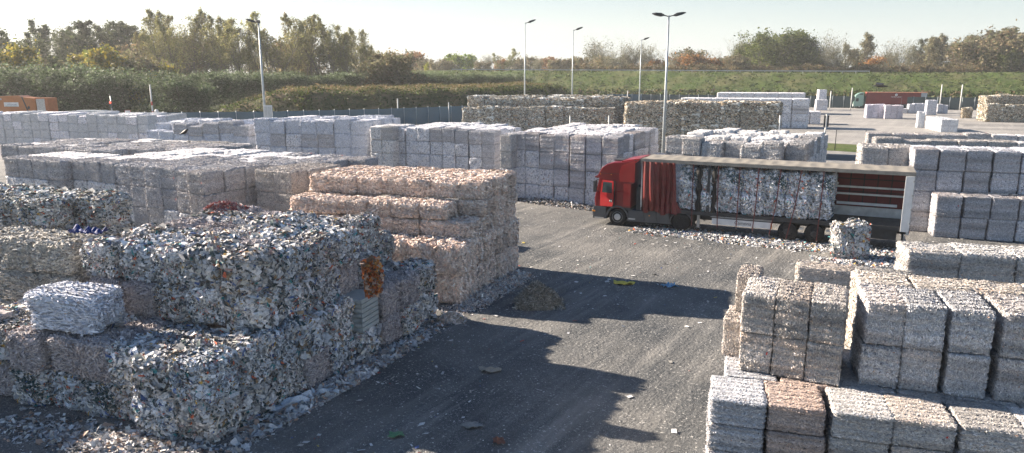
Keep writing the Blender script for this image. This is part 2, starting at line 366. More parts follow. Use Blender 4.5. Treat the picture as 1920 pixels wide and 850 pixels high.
NAMES = {'shred': 'shredded_paper_bale', 'block': 'shredded_paper_bale', 'shag': 'shredded_paper_bale', 'mixed': 'mixed_paper_bale', 'pink': 'pink_paper_bale', 'white': 'white_paper_bale', 'brown': 'waste_paper_bale'}
LOOK = {'shred': 'grey shredded bale', 'block': 'grey shredded bale', 'shag': 'shaggy shredded bale', 'mixed': 'mixed paper bale', 'pink': 'pinkish bale', 'white': 'white paper bale', 'brown': 'mottled bale'}
BALES = []
def add_bale(kind, c, half, ang, tint, stack, row, col, lay, top, label=None, group=None, tilt=(0, 0)):
    BALES.append(dict(kind=kind, c=np.array(c, float), h=np.array(half, float), a=ang, tint=tint, stack=stack, row=row, col=col, lay=lay, top=top, label=label, group=group, tilt=tilt))
CAMP = [np.array([0, 0, CAM_H]), np.array([-2.5, 0, CAM_H]), np.array([2.5, 0, CAM_H])]
def stack(name, kind, anchor, a, b, w_, d, h, rows, tint=(1, 1, 1), var=.08, jit=.04, gap=.015, corner='L', off=None, odd=None, warm=0.0, hv=0.0, z0=0.0, seed=0, hs=None, tf=None):
    """rows from front to back, one digit per bale column from left to right = how many bales high; anchor = world point of the front corner"""
    rng = random.Random(hash_name(name) + seed); A = np.array([math.cos(R(a)), math.sin(R(a)), 0]); B = np.array([math.cos(R(b)), math.sin(R(b)), 0])
    o = np.array([anchor[0], anchor[1], 0.]); nc = max(len(r) for r in rows)
    if corner == 'R': o = o - A * w_ * nc
    o = o + 0
    Nn = np.array([-math.sin(R(a)), math.cos(R(a)), 0])
    H = lambda j, i: int(rows[j][i]) if 0 <= j < len(rows) and 0 <= i < len(rows[j]) and rows[j][i].isdigit() else 0
    for j in range(len(rows)):
        for i in range(nc):
            n = H(j, i); cj = rng.uniform(-jit, jit), rng.uniform(-jit, jit); ca = rng.uniform(-1, 1) * jit * 30; htop = 1 + rng.uniform(-hv, hv)
            for k in range(n):
                exposed = k == n - 1 or H(j - 1, i) <= k or H(j, i - 1) <= k or H(j, i + 1) <= k
                if not exposed: continue
                ox, oy = off(i, j, k) if off else (0, 0)
                p = o + A * (w_ * (i + .5 + ox) + cj[0] + rng.uniform(-jit, jit) * .6) + B * (d * (j + oy)) + Nn * (d / 2 + cj[1] + rng.uniform(-jit, jit) * .6)
                hh = h * htop; v = 1 + rng.uniform(-var, var); wv = warm * rng.uniform(-1, 1)
                t = (tint[0] * v * (1 + wv), tint[1] * v, tint[2] * v * (1 - wv)); kk = kind
                if tf: m3 = tf(i, j, k); t = tuple(a_ * b_ for a_, b_ in zip(t, m3))
                if odd and rng.random() < odd[0]: kk = odd[1]; t = odd[2] if len(odd) > 2 else t
                zc, hk = (z0 + hh * (k + .5), hh) if hs is None else (sum(hs[:k]) + hs[k] / 2, hs[k])
                add_bale(kk, p + np.array([0, 0, zc]), (w_ / 2 - gap, d / 2 - gap, hk / 2 - .005), R(a + ca + rng.uniform(-1, 1) * jit * 15), t, name, j, i, k, k == n - 1)
def hash_name(s): 
    v = 7
    for ch in s: v = (v * 131 + ord(ch)) % 1000003
    return v
# ------------------------------------------------------------------ the stacks (name is used in the labels)
G0 = (1.0, 1.0, 1.03); WARM = (1.0, .95, .88); COOL = (.98, 1.0, 1.06)
# A: big colourful pile, near left
def offA(i, j, k): return (.42, .05) if k >= 2 else ((0, .3) if i < 6 and j < 2 else (0, 0))
stack('big colourful pile', 'mixed', at(402, 842), -19, 64, 1.15, 1.15, 1.02,
      ['22222222', '22222222', '22444442', '22444442', '22444442', '33444441', '.3444442', '..333322', '...33322'], tint=(1.06, 1.05, 1.06), var=.17, warm=.05, jit=.11, gap=.012, corner='R', off=offA, hv=.025,
      odd=(.26, 'shag', (.84, .77, .77)), seed=12)
stack('pile continuing beyond left edge', 'shred', (-19.5, 17.5), -19, 64, 1.5, 1.3, 1.05, ['44444', '44444', '44444'], corner='R', seed=55)
stack('brownish pile at left edge', 'shag', at(140, 572, 2.1), -19, 64, 1.5, 1.4, .98, ['444'], tint=(.92, .88, .8), jit=.06, gap=-.02, corner='R', seed=1)
add_bale('shag', at(118, 630, 2.1) + Vector((0, .75, .52)), (1.02, .6, .52), R(-14), (1.25, 1.3, 1.42), 'single', 0, 0, 0, True,
         'bluish white bale with dark rags lying alone on the colourful pile ledge', 'bales of the big colourful pile')
# C: mixed bales at the left edge, farther back
stack('speckled pile at far left', 'mixed', at(128, 384, 4.2), -20, 66, 1.3, 1.25, 1.05, ['44444.', '444444'], tint=(1.05, 1.05, 1.02), jit=.06, gap=-.02, corner='R', seed=4)
# pink stack
stack('pinkish stack', 'pink', at(870, 574), -15, 68, 1.15, 1.2, 1.0,
      ['2222222', '4444443', '5555555', '5555555', '5555555'], jit=.06, gap=-.015, corner='R', tint=(1.10, 1.03, .98), off=lambda i, j, k: (-.10 if k >= 2 else 0, .0), hs=[1.19, 1.19, .67, .67, .75], var=.09)
# front right
stack('low foreground stack at right', 'block', at(1330, 745, 2.32), -16, 60, 1.1, 1.25, .58, ['444444', '444444', '444444'], var=.07, jit=.03, gap=.012, seed=2, off=lambda i, j, k: ((0, .02, .10, .09, .14, .14)[i], 0),
      tf=lambda i, j, k: ((.96, .98, 1.02), (.92, .79, .72), (.98, .96, .93), (.98, .96, .93), (1, .97, .93), (1, .97, .95))[i])
stack('foreground tower of three', 'block', at(1382, 694, 2.32), -25, 65, .69, 1.55, .91, ['222'], tint=(1.0, .95, .89), var=.05, jit=.012, gap=.003, z0=2.3)
stack('step beside foreground tower', 'shred', at(1347, 664, 2.32), -25, 65, .5, 1.0, .93, ['1', '2'], tint=(1.04, .97, .90), var=.05, jit=.012, gap=.0, z0=2.3, off=lambda i, j, k: (.12 + .35 * j, -.5 * j))
stack('tall blocks at right edge', 'block', at(1610, 722, 2.32), -18, 65, .75, 1.45, .93, ['222222'], tint=(.97, .98, 1.0), var=.06, jit=.03, gap=.006, z0=2.3, seed=5, off=lambda i, j, k: ((0, 0, .1, .26, .27, .4)[i], 0))
stack('flat brownish row at right', 'block', at(1612, 528, 4.1), -18, 65, 1.15, 1.1, 1.02, ['44444'], tint=(1.0, .93, .84), var=.05, jit=.03, gap=.01, seed=6)
stack('low pair behind foreground tower', 'block', at(1492, 500, 3.3), -22, 65, 1.55, .8, 1.1, ['33'], tint=(1.0, .97, .92), var=.05, jit=.02, seed=7)
stack('bright row near lone bale', 'block', at(1703, 470, 3.3), -14, 65, 1.55, 1.5, 1.1, ['333'], tint=(1.04, 1.03, 1.0), var=.04, jit=.02, seed=8)
# right, beyond the lorry's rear
stack('tall wall right of lorry', 'block', at(1700, 443), -17, 64, 1.28, 1.3, 1.17, ['.22222', '444444', '444444'], tint=(.95, .97, 1.03), var=.06, jit=.05, gap=.03, seed=9)
stack('wall beyond lorry tail', 'shred', at(1614, 276, 4.6), -15, 64, 1.45, 1.3, 1.15, ['44', '44'], tint=(1.02, 1.0, .98), var=.05, jit=.05, gap=.03, seed=10)
stack('long row behind lorry tail', 'shred', at(1640, 262, 4.3), -17, 64, 1.7, 1.2, 1.1, ['4444444'], tint=(1.02, 1, .97), var=.05, jit=.05, hv=.03, seed=11)
stack('hindmost row beyond lorry tail', 'shred', at(1628, 249, 4.2), -17, 64, 1.7, 1.2, 1.05, ['4444444'], tint=(1.02, 1, .99), var=.05, jit=.05, hv=.03, seed=12)
# M behind the lorry
stack('stack behind lorry roof', 'shred', at(1246, 261, 4.4), -30, 58, 1.25, 1.15, 1.1, ['444344.', '4444444', '4444444', '4444444', '44.4444', '4444444', '4444444', '4444444', '4444444'], jit=.06, gap=.02, hv=.05, var=.07, seed=13)
stack('low row along lorry roof', 'shred', at(1224, 289, 3.3), -30, 58, 1.15, 1.1, 1.1, ['33333333'], jit=.04, var=.05, seed=14)
# H behind the cab
stack('high stack behind red cab', 'block', at(957, 249, 4.7), -28, 62, 1.13, 1.15, 1.175, ['4444444', '4444444', '4444444', '4444444', '4444444', '4444444', '4444444', '4444444', '444444', '44444'], tint=(1.0, 1.0, 1.04), jit=.05, gap=.02, var=.07, hv=.02, seed=15)
stack('thin column left of cab stack', 'shred', at(936, 253, 4.6), -28, 62, .9, 1.15, 1.15, ['4', '4'], jit=.02, var=.04, seed=16)
# G centre
stack('stepped grey stack', 'shred', at(735, 239, 4.3), -24, 66, 1.2, 1.3, 1.07,
      ['44444444', '44444444', '44444444', '44444444', '4444444.', '444444..'], jit=.05, gap=.03, var=.07, hv=.02, seed=17, tint=COOL)
pg = at(748, 306, 1.1)
stack('low step before stepped stack', 'shred', pg, -20, 66, 1.25, 1.3, 1.05, ['111111', '.21111'], jit=.04, gap=.02, var=.06, seed=18, tint=COOL)
stack('grey column beside stepped stack', 'shred', at(693, 235, 4.5), -20, 66, 1.1, 1.2, 1.1, ['44', '44', '44'], jit=.04, gap=.02, var=.05, seed=19)
# E left middle
stack('long grey wall at left', 'shred', at(133, 301, 4.2), -27, 62, 1.16, 1.2, 1.05,
      ['44444444', '444444444', '444444444', '4444444444', '44444444444', '44434444444', '444444444444'], jit=.05, gap=.01, var=.06, hv=.012, tint=(1.0, 1.0, 1.03), seed=20)
stack('lit corner of grey wall', 'shred', at(350, 322, 4.2), -28, 60, 1.15, 1.2, 1.05, ['4', '4', '4', '4'], jit=.03, gap=.005, var=.04, seed=21, tint=(1.03, 1.0, .99))
stack('block beside the lit corner', 'shred', at(476, 318, 4.2), -28, 60, 1.2, 1.15, 1.05, ['44', '44', '44'], jit=.03, gap=.005, var=.05, seed=22, tint=(.98, .93, .88))
stack('low ledge before grey wall', 'shred', at(208, 343, 3.1), -27, 60, 1.2, 1.1, 1.05, ['2333'], jit=.03, gap=.01, var=.04, tint=(1.0, 1.0, 1.03), seed=23)
stack('grey block at left edge', 'shred', at(113, 303, 4.2), -24, 62, 1.2, 1.2, 1.05, ['4444', '4444', '4444'], jit=.04, gap=.01, var=.05, corner='R', tint=(1.0, 1.0, 1.03), seed=24)
stack('flat rows behind grey wall', 'shred', at(0, 273, 4.1), -22, 66, 1.7, 1.25, 1.03, ['444444', '4444444', '44434444', '44444444', '444444444'], jit=.08, gap=.02, var=.07, hv=.012, tint=(1.0, 1.0, 1.03), seed=25)
stack('low stack with crows', 'shred', at(185, 268, 4.1), -20, 62, 1.6, 1.25, 1.02, ['4444', '44444', '444444'], jit=.06, gap=.02, var=.07, hv=.012, seed=26, tint=(1.02, 1.0, .96))
# F far left, bluish white
stack('white wall at far left', 'white', at(-30, 211, 3.95), -18, 68, 1.5, 1.5, .98, ['44444444444444444', '44444444444444444', '44444444444444444', '44444444444444444'], jit=.06, gap=.01, var=.04, hv=.04, seed=27, odd=(.3, 'shred', (1.2, 1.2, 1.28)))
stack('ragged bluish stack', 'white', at(270, 238, 3.6), -20, 66, 1.8, 1.5, 1.0, ['3344444', '4444444', '4444444', '4444444', '4444444'], tint=(.86, .9, .98), jit=.10, gap=.01, var=.08, hv=.10, seed=28, odd=(.35, 'shred', (1.1, 1.12, 1.18)))
stack('bluish white wall', 'white', at(476, 224, 4.7), -14, 66, 1.55, 1.5, 1.17, ['4444444', '4444444', '4444444', '4444444', '444444'], tint=(.95, .97, 1.03), jit=.08, gap=.01, var=.06, hv=.03, seed=29, odd=(.25, 'shred', (1.15, 1.15, 1.2)))
# I and J, mottled far stacks
stack('dull mottled stack at centre', 'brown', at(866, 203, 4.5), -10, 66, 2.1, 1.6, 1.15, ['444444444', '555555555', '555555555', '555555555', '555555555'], tint=(1.3, 1.32, 1.34), jit=.09, gap=.02, var=.06, hv=.03, seed=30)
stack('brown mottled stack', 'brown', at(1172, 193, 5.6), -8, 66, 2.03, 1.6, 1.12, ['55555555', '55555555', '55555555'], tint=(1.5, 1.44, 1.36), jit=.07, gap=.03, var=.08, hv=.02, seed=31)
stack('pale row behind mottled stack', 'block', at(1277, 184, 4.7), -14, 66, 2.5, 1.6, 1.17, ['44444444', '44444444', '44444444'], tint=(1.16, 1.17, 1.21), jit=.03, gap=.03, var=.04, seed=32)
stack('farthest pale stack', 'block', at(1345, 174, 4.5), -14, 66, 2.6, 1.7, 1.12, ['4444444', '4444444', '4444444', '4444444'], tint=(1.16, 1.17, 1.21), jit=.03, gap=.03, var=.04, seed=33)
stack('low block before palest stack', 'block', at(1498, 233), -14, 66, 1.7, 1.7, 1.1, ['22', '22'], tint=(1.16, 1.17, 1.21), jit=.03, var=.04, seed=34)
# scattered on the far yard
stack('small pale tower', 'block', at(1529, 207), -10, 80, 1.35, 1.6, 1.25, ['22'], tint=(1.1, 1.12, 1.18), jit=.04, seed=35)
add_bale('block', at(1541, 206) + Vector((0, .8, 3.6)), (.95, .8, 1.15), R(-6), (1.1, 1.12, 1.18), 'x', 0, 0, 0, True, 'single upright pale bale topping the small tower by the fence', 'bales on the far yard')
stack('left of far twin blocks', 'white', at(1624, 222), -12, 70, 1.1, 1.3, 1.3, ['222', '222'], tint=(.95, .9, .98), jit=.07, hv=.05, gap=.01, seed=36)
stack('right of far twin blocks', 'white', at(1657, 223), -12, 70, 1.1, 1.3, 1.3, ['222', '222'], tint=(.98, .9, .93), jit=.07, hv=.05, gap=.01, seed=37)
for px, pw, ph, py in ((1697, 10, 9, 213), (1709, 9, 17, 213), (1724, 19, 18, 213), (1747, 17, 27, 216), (1763, 10, 17, 213), (1773, 8, 15, 213)):
    q = at(px, py); s_ = proj(q); k = s_[2] / FPX
    add_bale('white' if pw != 10 else 'shred', q + Vector((0, .7, ph * k / 2)), (pw * k / 2, .8, ph * k / 2), R(-14), (.95, .95, .98), 'x', 0, 0, 0, True,
             {1697: 'smallest low bale beside the row of loose pale bales', 1709: 'narrow upright bale at the left of the loose row', 1724: 'wide grey bale between the narrow one and the tall white tower', 1747: 'tall white upright bale rising above the loose far row', 1763: 'grey bale just right of the tall white upright bale', 1773: 'narrow pale bale at the right end of the loose far row'}[px], 'bales on the far yard')
stack('bright white block', 'white', at(1763, 248), -20, 76, 1.1, 1.15, .95, ['22', '22', '22', '22', '22', '22', '22'], tint=(1.08, 1.08, 1.08), jit=.02, gap=-.01, var=.02, seed=38)
add_bale('white', at(1729, 240) + Vector((0, .8, 1.25)), (.5, .7, 1.25), R(-20), (1.05, 1.05, 1.05), 'x', 0, 0, 0, True, 'tall narrow white bale leaning on the left end of the bright white block', 'bales on the far yard')
add_bale('brown', at(1816, 222) + Vector((0, .8, .95)), (.85, .8, .95), R(-25), (1.1, 1.05, .95), 'x', 0, 0, 0, True, 'small lone brown mottled bale on the open far yard', 'bales on the far yard')
stack('shaggy stack at far right', 'brown', at(1850, 229), -10, 70, 2.2, 1.9, 1.55, ['222222', '333333', '333333'], tint=(1.25, 1.22, 1.15), jit=.12, hv=.04, gap=-.05, seed=39)
add_bale('mixed', at(1598, 489) + Vector((.1, .6, .84)), (.78, .6, .84), R(-8), (1.1, 1.08, 1.06), 'x', 0, 0, 0, True, 'lone ragged mixed paper bale standing on the yard by the lorry tail', None)
# ------------------------------------------------------------------ leave out what nobody can see, make the bales
def box_data():
    c = np.array([b['c'] for b in BALES]); h = np.array([b['h'] for b in BALES]) + .0; a = np.array([b['a'] for b in BALES]); return c, h, a
def visibility():
    c, h, a = box_data(); ca, sa = np.cos(a), np.sin(a); hs = h - .06; n = len(c); vis = np.zeros(n); frame = np.zeros(n, bool)
    g_ = np.linspace(-.92, .92, 5); fp = []
    for ax in range(3):
        for sgn in (-1, 1):
            for u in g_:
                for v in g_:
                    p = [0, 0, 0]; p[ax] = sgn; p[(ax + 1) % 3] = u; p[(ax + 2) % 3] = v; fp.append((p, ax, sgn))
    FP = np.array([f[0] for f in fp], float); FN = np.zeros_like(FP)
    for i, f in enumerate(fp): FN[i, f[1]] = f[2]
    for ci, cp in enumerate(CAMP):
        lo = cp[None] - c; ox = lo[:, 0] * ca + lo[:, 1] * sa; oy = -lo[:, 0] * sa + lo[:, 1] * ca; oz = lo[:, 2]
        for i in range(n):
            if ci and vis[i] > 0: continue
            L = FP * h[i]; Wp = np.c_[L[:, 0] * ca[i] - L[:, 1] * sa[i], L[:, 0] * sa[i] + L[:, 1] * ca[i], L[:, 2]] + c[i]
            Wn = np.c_[FN[:, 0] * ca[i] - FN[:, 1] * sa[i], FN[:, 0] * sa[i] + FN[:, 1] * ca[i], FN[:, 2]]
            d = Wp - cp; keep = (d * Wn).sum(1) < 0; d = d[keep]
            if ci == 0:
                q = proj(c[i]); frame[i] = -120 < q[0] < 2040 and q[1] < 990 and q[2] > 1
                if not frame[i]: break_ = True
            px = [proj(x) for x in Wp[keep]]; inside = np.array([-20 < x[0] < 1940 and -20 < x[1] < 880 and x[2] > 1 for x in px]) if ci == 0 else np.ones(len(d), bool)
            if not frame[i] or not inside.any(): continue
            d = d[inside]
            dx = d[:, 0][:, None] * ca[None] + d[:, 1][:, None] * sa[None]; dy = -d[:, 0][:, None] * sa[None] + d[:, 1][:, None] * ca[None]; dz = np.repeat(d[:, 2][:, None], n, 1)
            tmin = np.full(dx.shape, -1e9); tmax = np.full(dx.shape, 1e9)
            for o_, dd_, hh in ((ox, dx, hs[:, 0]), (oy, dy, hs[:, 1]), (oz, dz, hs[:, 2])):
                dd_ = np.where(np.abs(dd_) < 1e-9, 1e-9, dd_); t1 = (-hh - o_)[None] / dd_; t2 = (hh - o_)[None] / dd_
                tmin = np.maximum(tmin, np.minimum(t1, t2)); tmax = np.minimum(tmax, np.maximum(t1, t2))
            hit = (tmin < tmax) & (tmin > 0) & (tmin < .995); hit[:, i] = False
            free = (~hit.any(1)).sum()
            if free: vis[i] = max(vis[i], free / 75. * (h[i].max() / np.linalg.norm(c[i] - cp)) ** 2 * (1 if ci == 0 else .02))
    return vis, frame
VIS, FRAME = visibility()
ORD = ['first', 'second', 'third', 'fourth', 'fifth', 'sixth', 'seventh', 'eighth', 'ninth', 'tenth', 'eleventh', 'twelfth', 'thirteenth', 'fourteenth', 'fifteenth', 'sixteenth', 'seventeenth', 'eighteenth']
LAY = ['bottom layer', 'second layer', 'third layer', 'fourth layer', 'top layer']
def bale_label(b, nl):
    col = ORD[b['col']] + ' from left'; row = 'front row' if b['row'] == 0 else ORD[b['row']] + ' row'
    lay = 'top layer' if b['lay'] == nl - 1 else LAY[b['lay']]
    return f"{LOOK[b['kind']]}, {col}, {row}, {lay}, {b['stack']}"
NL = {}
for b in BALES: NL[b['stack']] = max(NL.get(b['stack'], 0), b['lay'] + 1)
order = np.argsort(-VIS); count = {}; rest = []; made = 0
for i in order:
    b = BALES[i]
    if VIS[i] <= 0:
        if (b['top'] and FRAME[i]) or (not FRAME[i] and b['c'][1] < 60): rest.append(i)        # unseen, still casts the stack's shadow
        continue
    nm = NAMES[b['kind']]; count[nm] = count.get(nm, 0) + 1
    if count[nm] > 290: rest.append(i); continue
    rr = random.Random(int(i)); me = PROTO[b['kind']][rr.randrange(NV[b['kind']])]
    o = bpy.data.objects.new(nm, me); C.objects.link(o); made += 1
    flip = rr.choice((0, math.pi)); o.location = b['c']; o.rotation_euler = (0, 0, b['a'] + flip); o.scale = [2 * v for v in b['h']]
    o.color = (*b['tint'], 1)
    tag(o, b['label'] or bale_label(b, NL[b['stack']]), 'paper bale', b['group'] or ('bales of ' + b['stack'] if not b['label'] else None))
print('BALES', len(BALES), 'made', made, 'rest', len(rest), count)
if rest:
    Vs, Fs, Cs = [], [], []; nb = 0; rng = np.random.default_rng(3)
    for i in rest:
        b = BALES[i]; lod = PROTO[b['kind']][i % NV[b['kind']]]; 
        me = LOD[b['kind']] if 'LOD' in globals() else None
        V, F = CG; inner = np.clip(V, -.43, .43); dd_ = V - inner; nn = dd_ / np.maximum(np.linalg.norm(dd_, axis=1, keepdims=True), 1e-6)
        Q = inner + nn * .07 + nn * (.02 * wav(V, np.random.default_rng(int(i)), (6, 6, 6)))[:, None] + rng.normal(0, .012, V.shape); Q = Q * (2 * b['h'])
        c_, s_ = math.cos(b['a']), math.sin(b['a']); Wq = np.c_[Q[:, 0] * c_ - Q[:, 1] * s_, Q[:, 0] * s_ + Q[:, 1] * c_, Q[:, 2]] + b['c']
        pal, wt = PAL['shred' if b['kind'] in ('block', 'shag') else b['kind']]; pal = np.array(pal); wt = np.array(wt) / sum(wt)
        Vs.append(Wq); Fs.append(F + nb); nb += len(V); Cs.append(np.clip(pal[rng.choice(len(pal), len(F), p=wt)] * np.array(b['tint']), 0, .9))
    me = npmesh('stacked_bales', np.concatenate(Vs), np.concatenate(Fs), M_PAPER, np.concatenate(Cs)); o = bpy.data.objects.new('stacked_bales', me); C.objects.link(o)
    tag(o, 'remaining small far bales making up the backs of the stacks', 'paper bales', kind='stuff')
# ------------------------------------------------------------------ red articulated lorry with an open curtain side
M_RED = mat('cab_paint', (.20, .007, .012), .32, var=.08, scale=2, coat=.5)
M_RED2 = mat('cab_paint_lit', (.34, .012, .015), .3, var=.06, scale=2, coat=.5)  # lighter copy of the cab red; light on the angled door put in colour
M_CURT = mat('curtain_tarp', (.135, .014, .014), .45, var=.25, scale=3, bump=.3)
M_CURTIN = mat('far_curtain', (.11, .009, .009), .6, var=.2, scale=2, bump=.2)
M_DARK = mat('dark_plastic', (.035, .038, .042), .6, var=.25, scale=4)
M_GREYP = mat('grey_skirt', (.075, .082, .09), .55, var=.2, scale=2)
M_BLACK = mat('black_rubber', (.018, .018, .018), .85, var=.3, scale=5)
M_STEEL = mat('steel', (.42, .43, .44), .45, metal=.6, var=.2, scale=5)
M_ALU = mat('aluminium', (.55, .56, .56), .42, metal=.4, var=.2, scale=3)
M_WHITE = mat('white_panel', (.66, .67, .68), .5, var=.12, scale=2)
M_ROOF = mat('roof_tarp', (.25, .228, .195), .75, var=.14, scale=1.2, bump=.3, bscale=3)
M_WOOD = mat('deck_wood', (.10, .085, .07), .85, var=.4, scale=6)
M_STRAP = mat('strap', (.12, .028, .028), .7, var=.2)
M_AMBER = mat('amber_lens', (.75, .28, .03), .3, var=.05)
M_LENS = mat('clear_lens', (.6, .62, .65), .15, var=.05)
M_GLASS, _t, _b = newmat('window_glass'); _b.inputs['Base Color'].default_value = (.03, .045, .05, 1); _b.inputs['Roughness'].default_value = .06; _b.inputs['Specular IOR Level'].default_value = .9
TH = R(-25.3)
A_ = Vector((math.cos(TH), math.sin(TH), 0)); B_ = Vector((-math.sin(TH), math.cos(TH), 0))
fx = Vector((6.14, 41.24, 0)); org = fx - A_ * 1.45
org.z = .05
lorry = empty('articulated_lorry', org, TH)
tag(lorry, 'red articulated lorry with open curtain side and beige roof, loaded with mixed paper bales', 'lorry')
def text(s, size, m, parent, loc, rot, name='lettering', depth=.004, font_scale=1, align='CENTER'):
    cu = bpy.data.curves.new(name, 'FONT'); cu.body = s; cu.size = size; cu.extrude = depth; cu.align_x = align; cu.align_y = 'CENTER'
    tmp = bpy.data.objects.new(name + '_tmp', cu); C.objects.link(tmp); dg = bpy.context.evaluated_depsgraph_get()
    me = bpy.data.meshes.new_from_object(tmp.evaluated_get(dg)); bpy.data.objects.remove(tmp); bpy.data.curves.remove(cu)
    me.materials.clear(); me.materials.append(m); o_ = bpy.data.objects.new(name, me); C.objects.link(o_)
    if parent: o_.parent = parent
    o_.location = loc; o_.rotation_euler = rot; return o_
def wheel(name, c, r, w_, parent, side=1, dual=False, rimm=None):
    """tyre with a rim; outer face towards -y"""
    t = MB().lathe(c, (0, 1, 0), [(0, r * .58), (0, r * .80), (.02, r * .93), (.05, r), (w_ - .05, r), (w_ - .02, r * .93), (w_, r * .6)]).build('wheel', M_BLACK, parent)
    rm = MB()
    if dual: rm.lathe((c[0], c[1] + .02, c[2]), (0, 1, 0), [(.0, r * .30), (.09, r * .36), (.13, r * .55), (.02, r * .60), (.0, r * .62), (.04, r * .63)][::-1])
    else: rm.lathe((c[0], c[1] - .02, c[2]), (0, 1, 0), [(0, r * .2), (.0, r * .30), (.03, r * .42), (.05, r * .56), (.0, r * .60), (.05, r * .62)])
    rm_o = rm.build('rim', rimm or M_STEEL, t)
    h = MB()
    for k in range(10):
        an = 2 * math.pi * k / 10; h.lathe((c[0] + math.cos(an) * r * .46, c[1] - .012, c[2] + math.sin(an) * r * .46), (0, 1, 0), [(0, .03), (.02, .032)], n=8)
    h.build('wheel_nuts', M_DARK, t)
    return t
W, YN = 2.5, 0.0
# cab shell
prof = [(.10, 1.02), (.06, 1.10), (.03, 1.45), (.08, 1.80), (.13, 1.92), (.30, 2.72), (.22, 2.80), (.20, 2.88), (.30, 3.12), (.46, 3.36), (.75, 3.58), (1.15, 3.69), (1.7, 3.74), (2.28, 3.86), (2.40, 3.84), (2.40, 2.55), (2.22, 2.50), (2.22, 1.02)]
cabm = MB().prism(prof, .02, W - .02)
cab = cabm.build('cab', M_RED, lorry, bevel=.05)
MB().prism([(.42, 1.12), (.42, 1.86), (.50, 2.62), (1.28, 2.62), (1.28, 1.12)], -.002, .03).build('door_opening', M_DARK, cab)
# deflector wings at the back and roof hatch
MB().prism([(1.55, 2.60), (1.5, 3.0), (1.62, 3.5), (2.28, 3.78), (2.62, 3.90), (2.66, 3.86), (2.42, 3.70), (2.42, 2.60)], -.015, .03).build('side_deflector', M_RED2, cab, bevel=.008)
MB().prism([(1.55, 2.60), (1.5, 3.0), (1.62, 3.5), (2.28, 3.78), (2.62, 3.90), (2.66, 3.86), (2.42, 3.70), (2.42, 2.60)], W - .03, W + .015).build('side_deflector', M_RED2, cab, bevel=.008)
MB().prism([(1.6, 3.78), (2.3, 3.92), (2.66, 3.98), (2.66, 3.93), (2.3, 3.85), (1.6, 3.72)], .05, W - .05).build('roof_deflector', M_RED2, cab, bevel=.01)
MB().box(.95, 1.5, .7, 1.8, 3.70, 3.77).build('roof_hatch', M_DARK, cab, bevel=.02)
MB().prism([(.10, 1.93), (.265, 2.72), (.28, 2.715), (.115, 1.92)], .12, W - .12).build('windscreen', M_GLASS, cab)
MB().prism([(.20, 2.70), (.02, 2.74), (.0, 2.80), (.2, 2.88), (.26, 2.78)], .06, W - .06).build('sun_visor', M_RED, cab, bevel=.015)
MB().box(.0, .07, .25, W - .25, 1.2, 1.75).build('grille', M_DARK, cab, bevel=.01)
# side of the sleeper: panel seam and locker
MB().box(1.36, 1.375, .012, .03, 1.12, 2.60).build('panel_seam', M_DARK, cab)
MB().box(1.78, 2.18, .0, .03, 1.2, 2.5).build('sleeper_panel', M_RED2, cab, bevel=.012)
MB().tube([(1.42, .0, 1.98), (1.6, -.02, 2.0), (1.78, -.01, 2.08)], .018, 6).build('grab_handle', M_RED2, cab)
# open door, hinged at its front edge
dr = MB().prism([(0, 1.10), (0, 1.86), (.09, 2.60), (.12, 2.63), (.84, 2.63), (.86, 2.6), (.86, 1.30), (.80, 1.14)], -.03, .03).build('door', M_RED2, lorry, bevel=.012)
dr.location = (.42, -.035, 0); dr.rotation_euler = (0, 0, R(-13))
MB().prism([(.10, 1.92), (.17, 2.54), (.76, 2.54), (.76, 1.92)], -.036, .036).build('window', M_GLASS, dr, bevel=.005)
MB().tube([(.66, -.05, 1.55), (.80, -.05, 1.55)], .018, 6).build('handle', M_DARK, dr)
em = MB()   # small emblem on the door: dark crest with a pale edge
em.prism([(.58, 1.42), (.68, 1.56), (.80, 1.58), (.82, 1.42), (.72, 1.36)], -.036, -.031); em.build('door_emblem', M_DARK, dr)
eg = MB(); eg.prism([(.60, 1.44), (.66, 1.53), (.69, 1.45)], -.040, -.037); eg.prism([(.72, 1.44), (.75, 1.55), (.79, 1.45)], -.040, -.037); eg.build('emblem_mark', M_WHITE, dr)
mr = MB(); mr.bar((.30, -.02, 2.65), (.18, -.26, 2.62), .04); mr.bar((.30, -.02, 1.95), (.18, -.26, 1.98), .04); mr.box(.08, .26, -.42, -.18, 1.95, 2.6); mr.build('mirror', M_DARK, cab, bevel=.02)
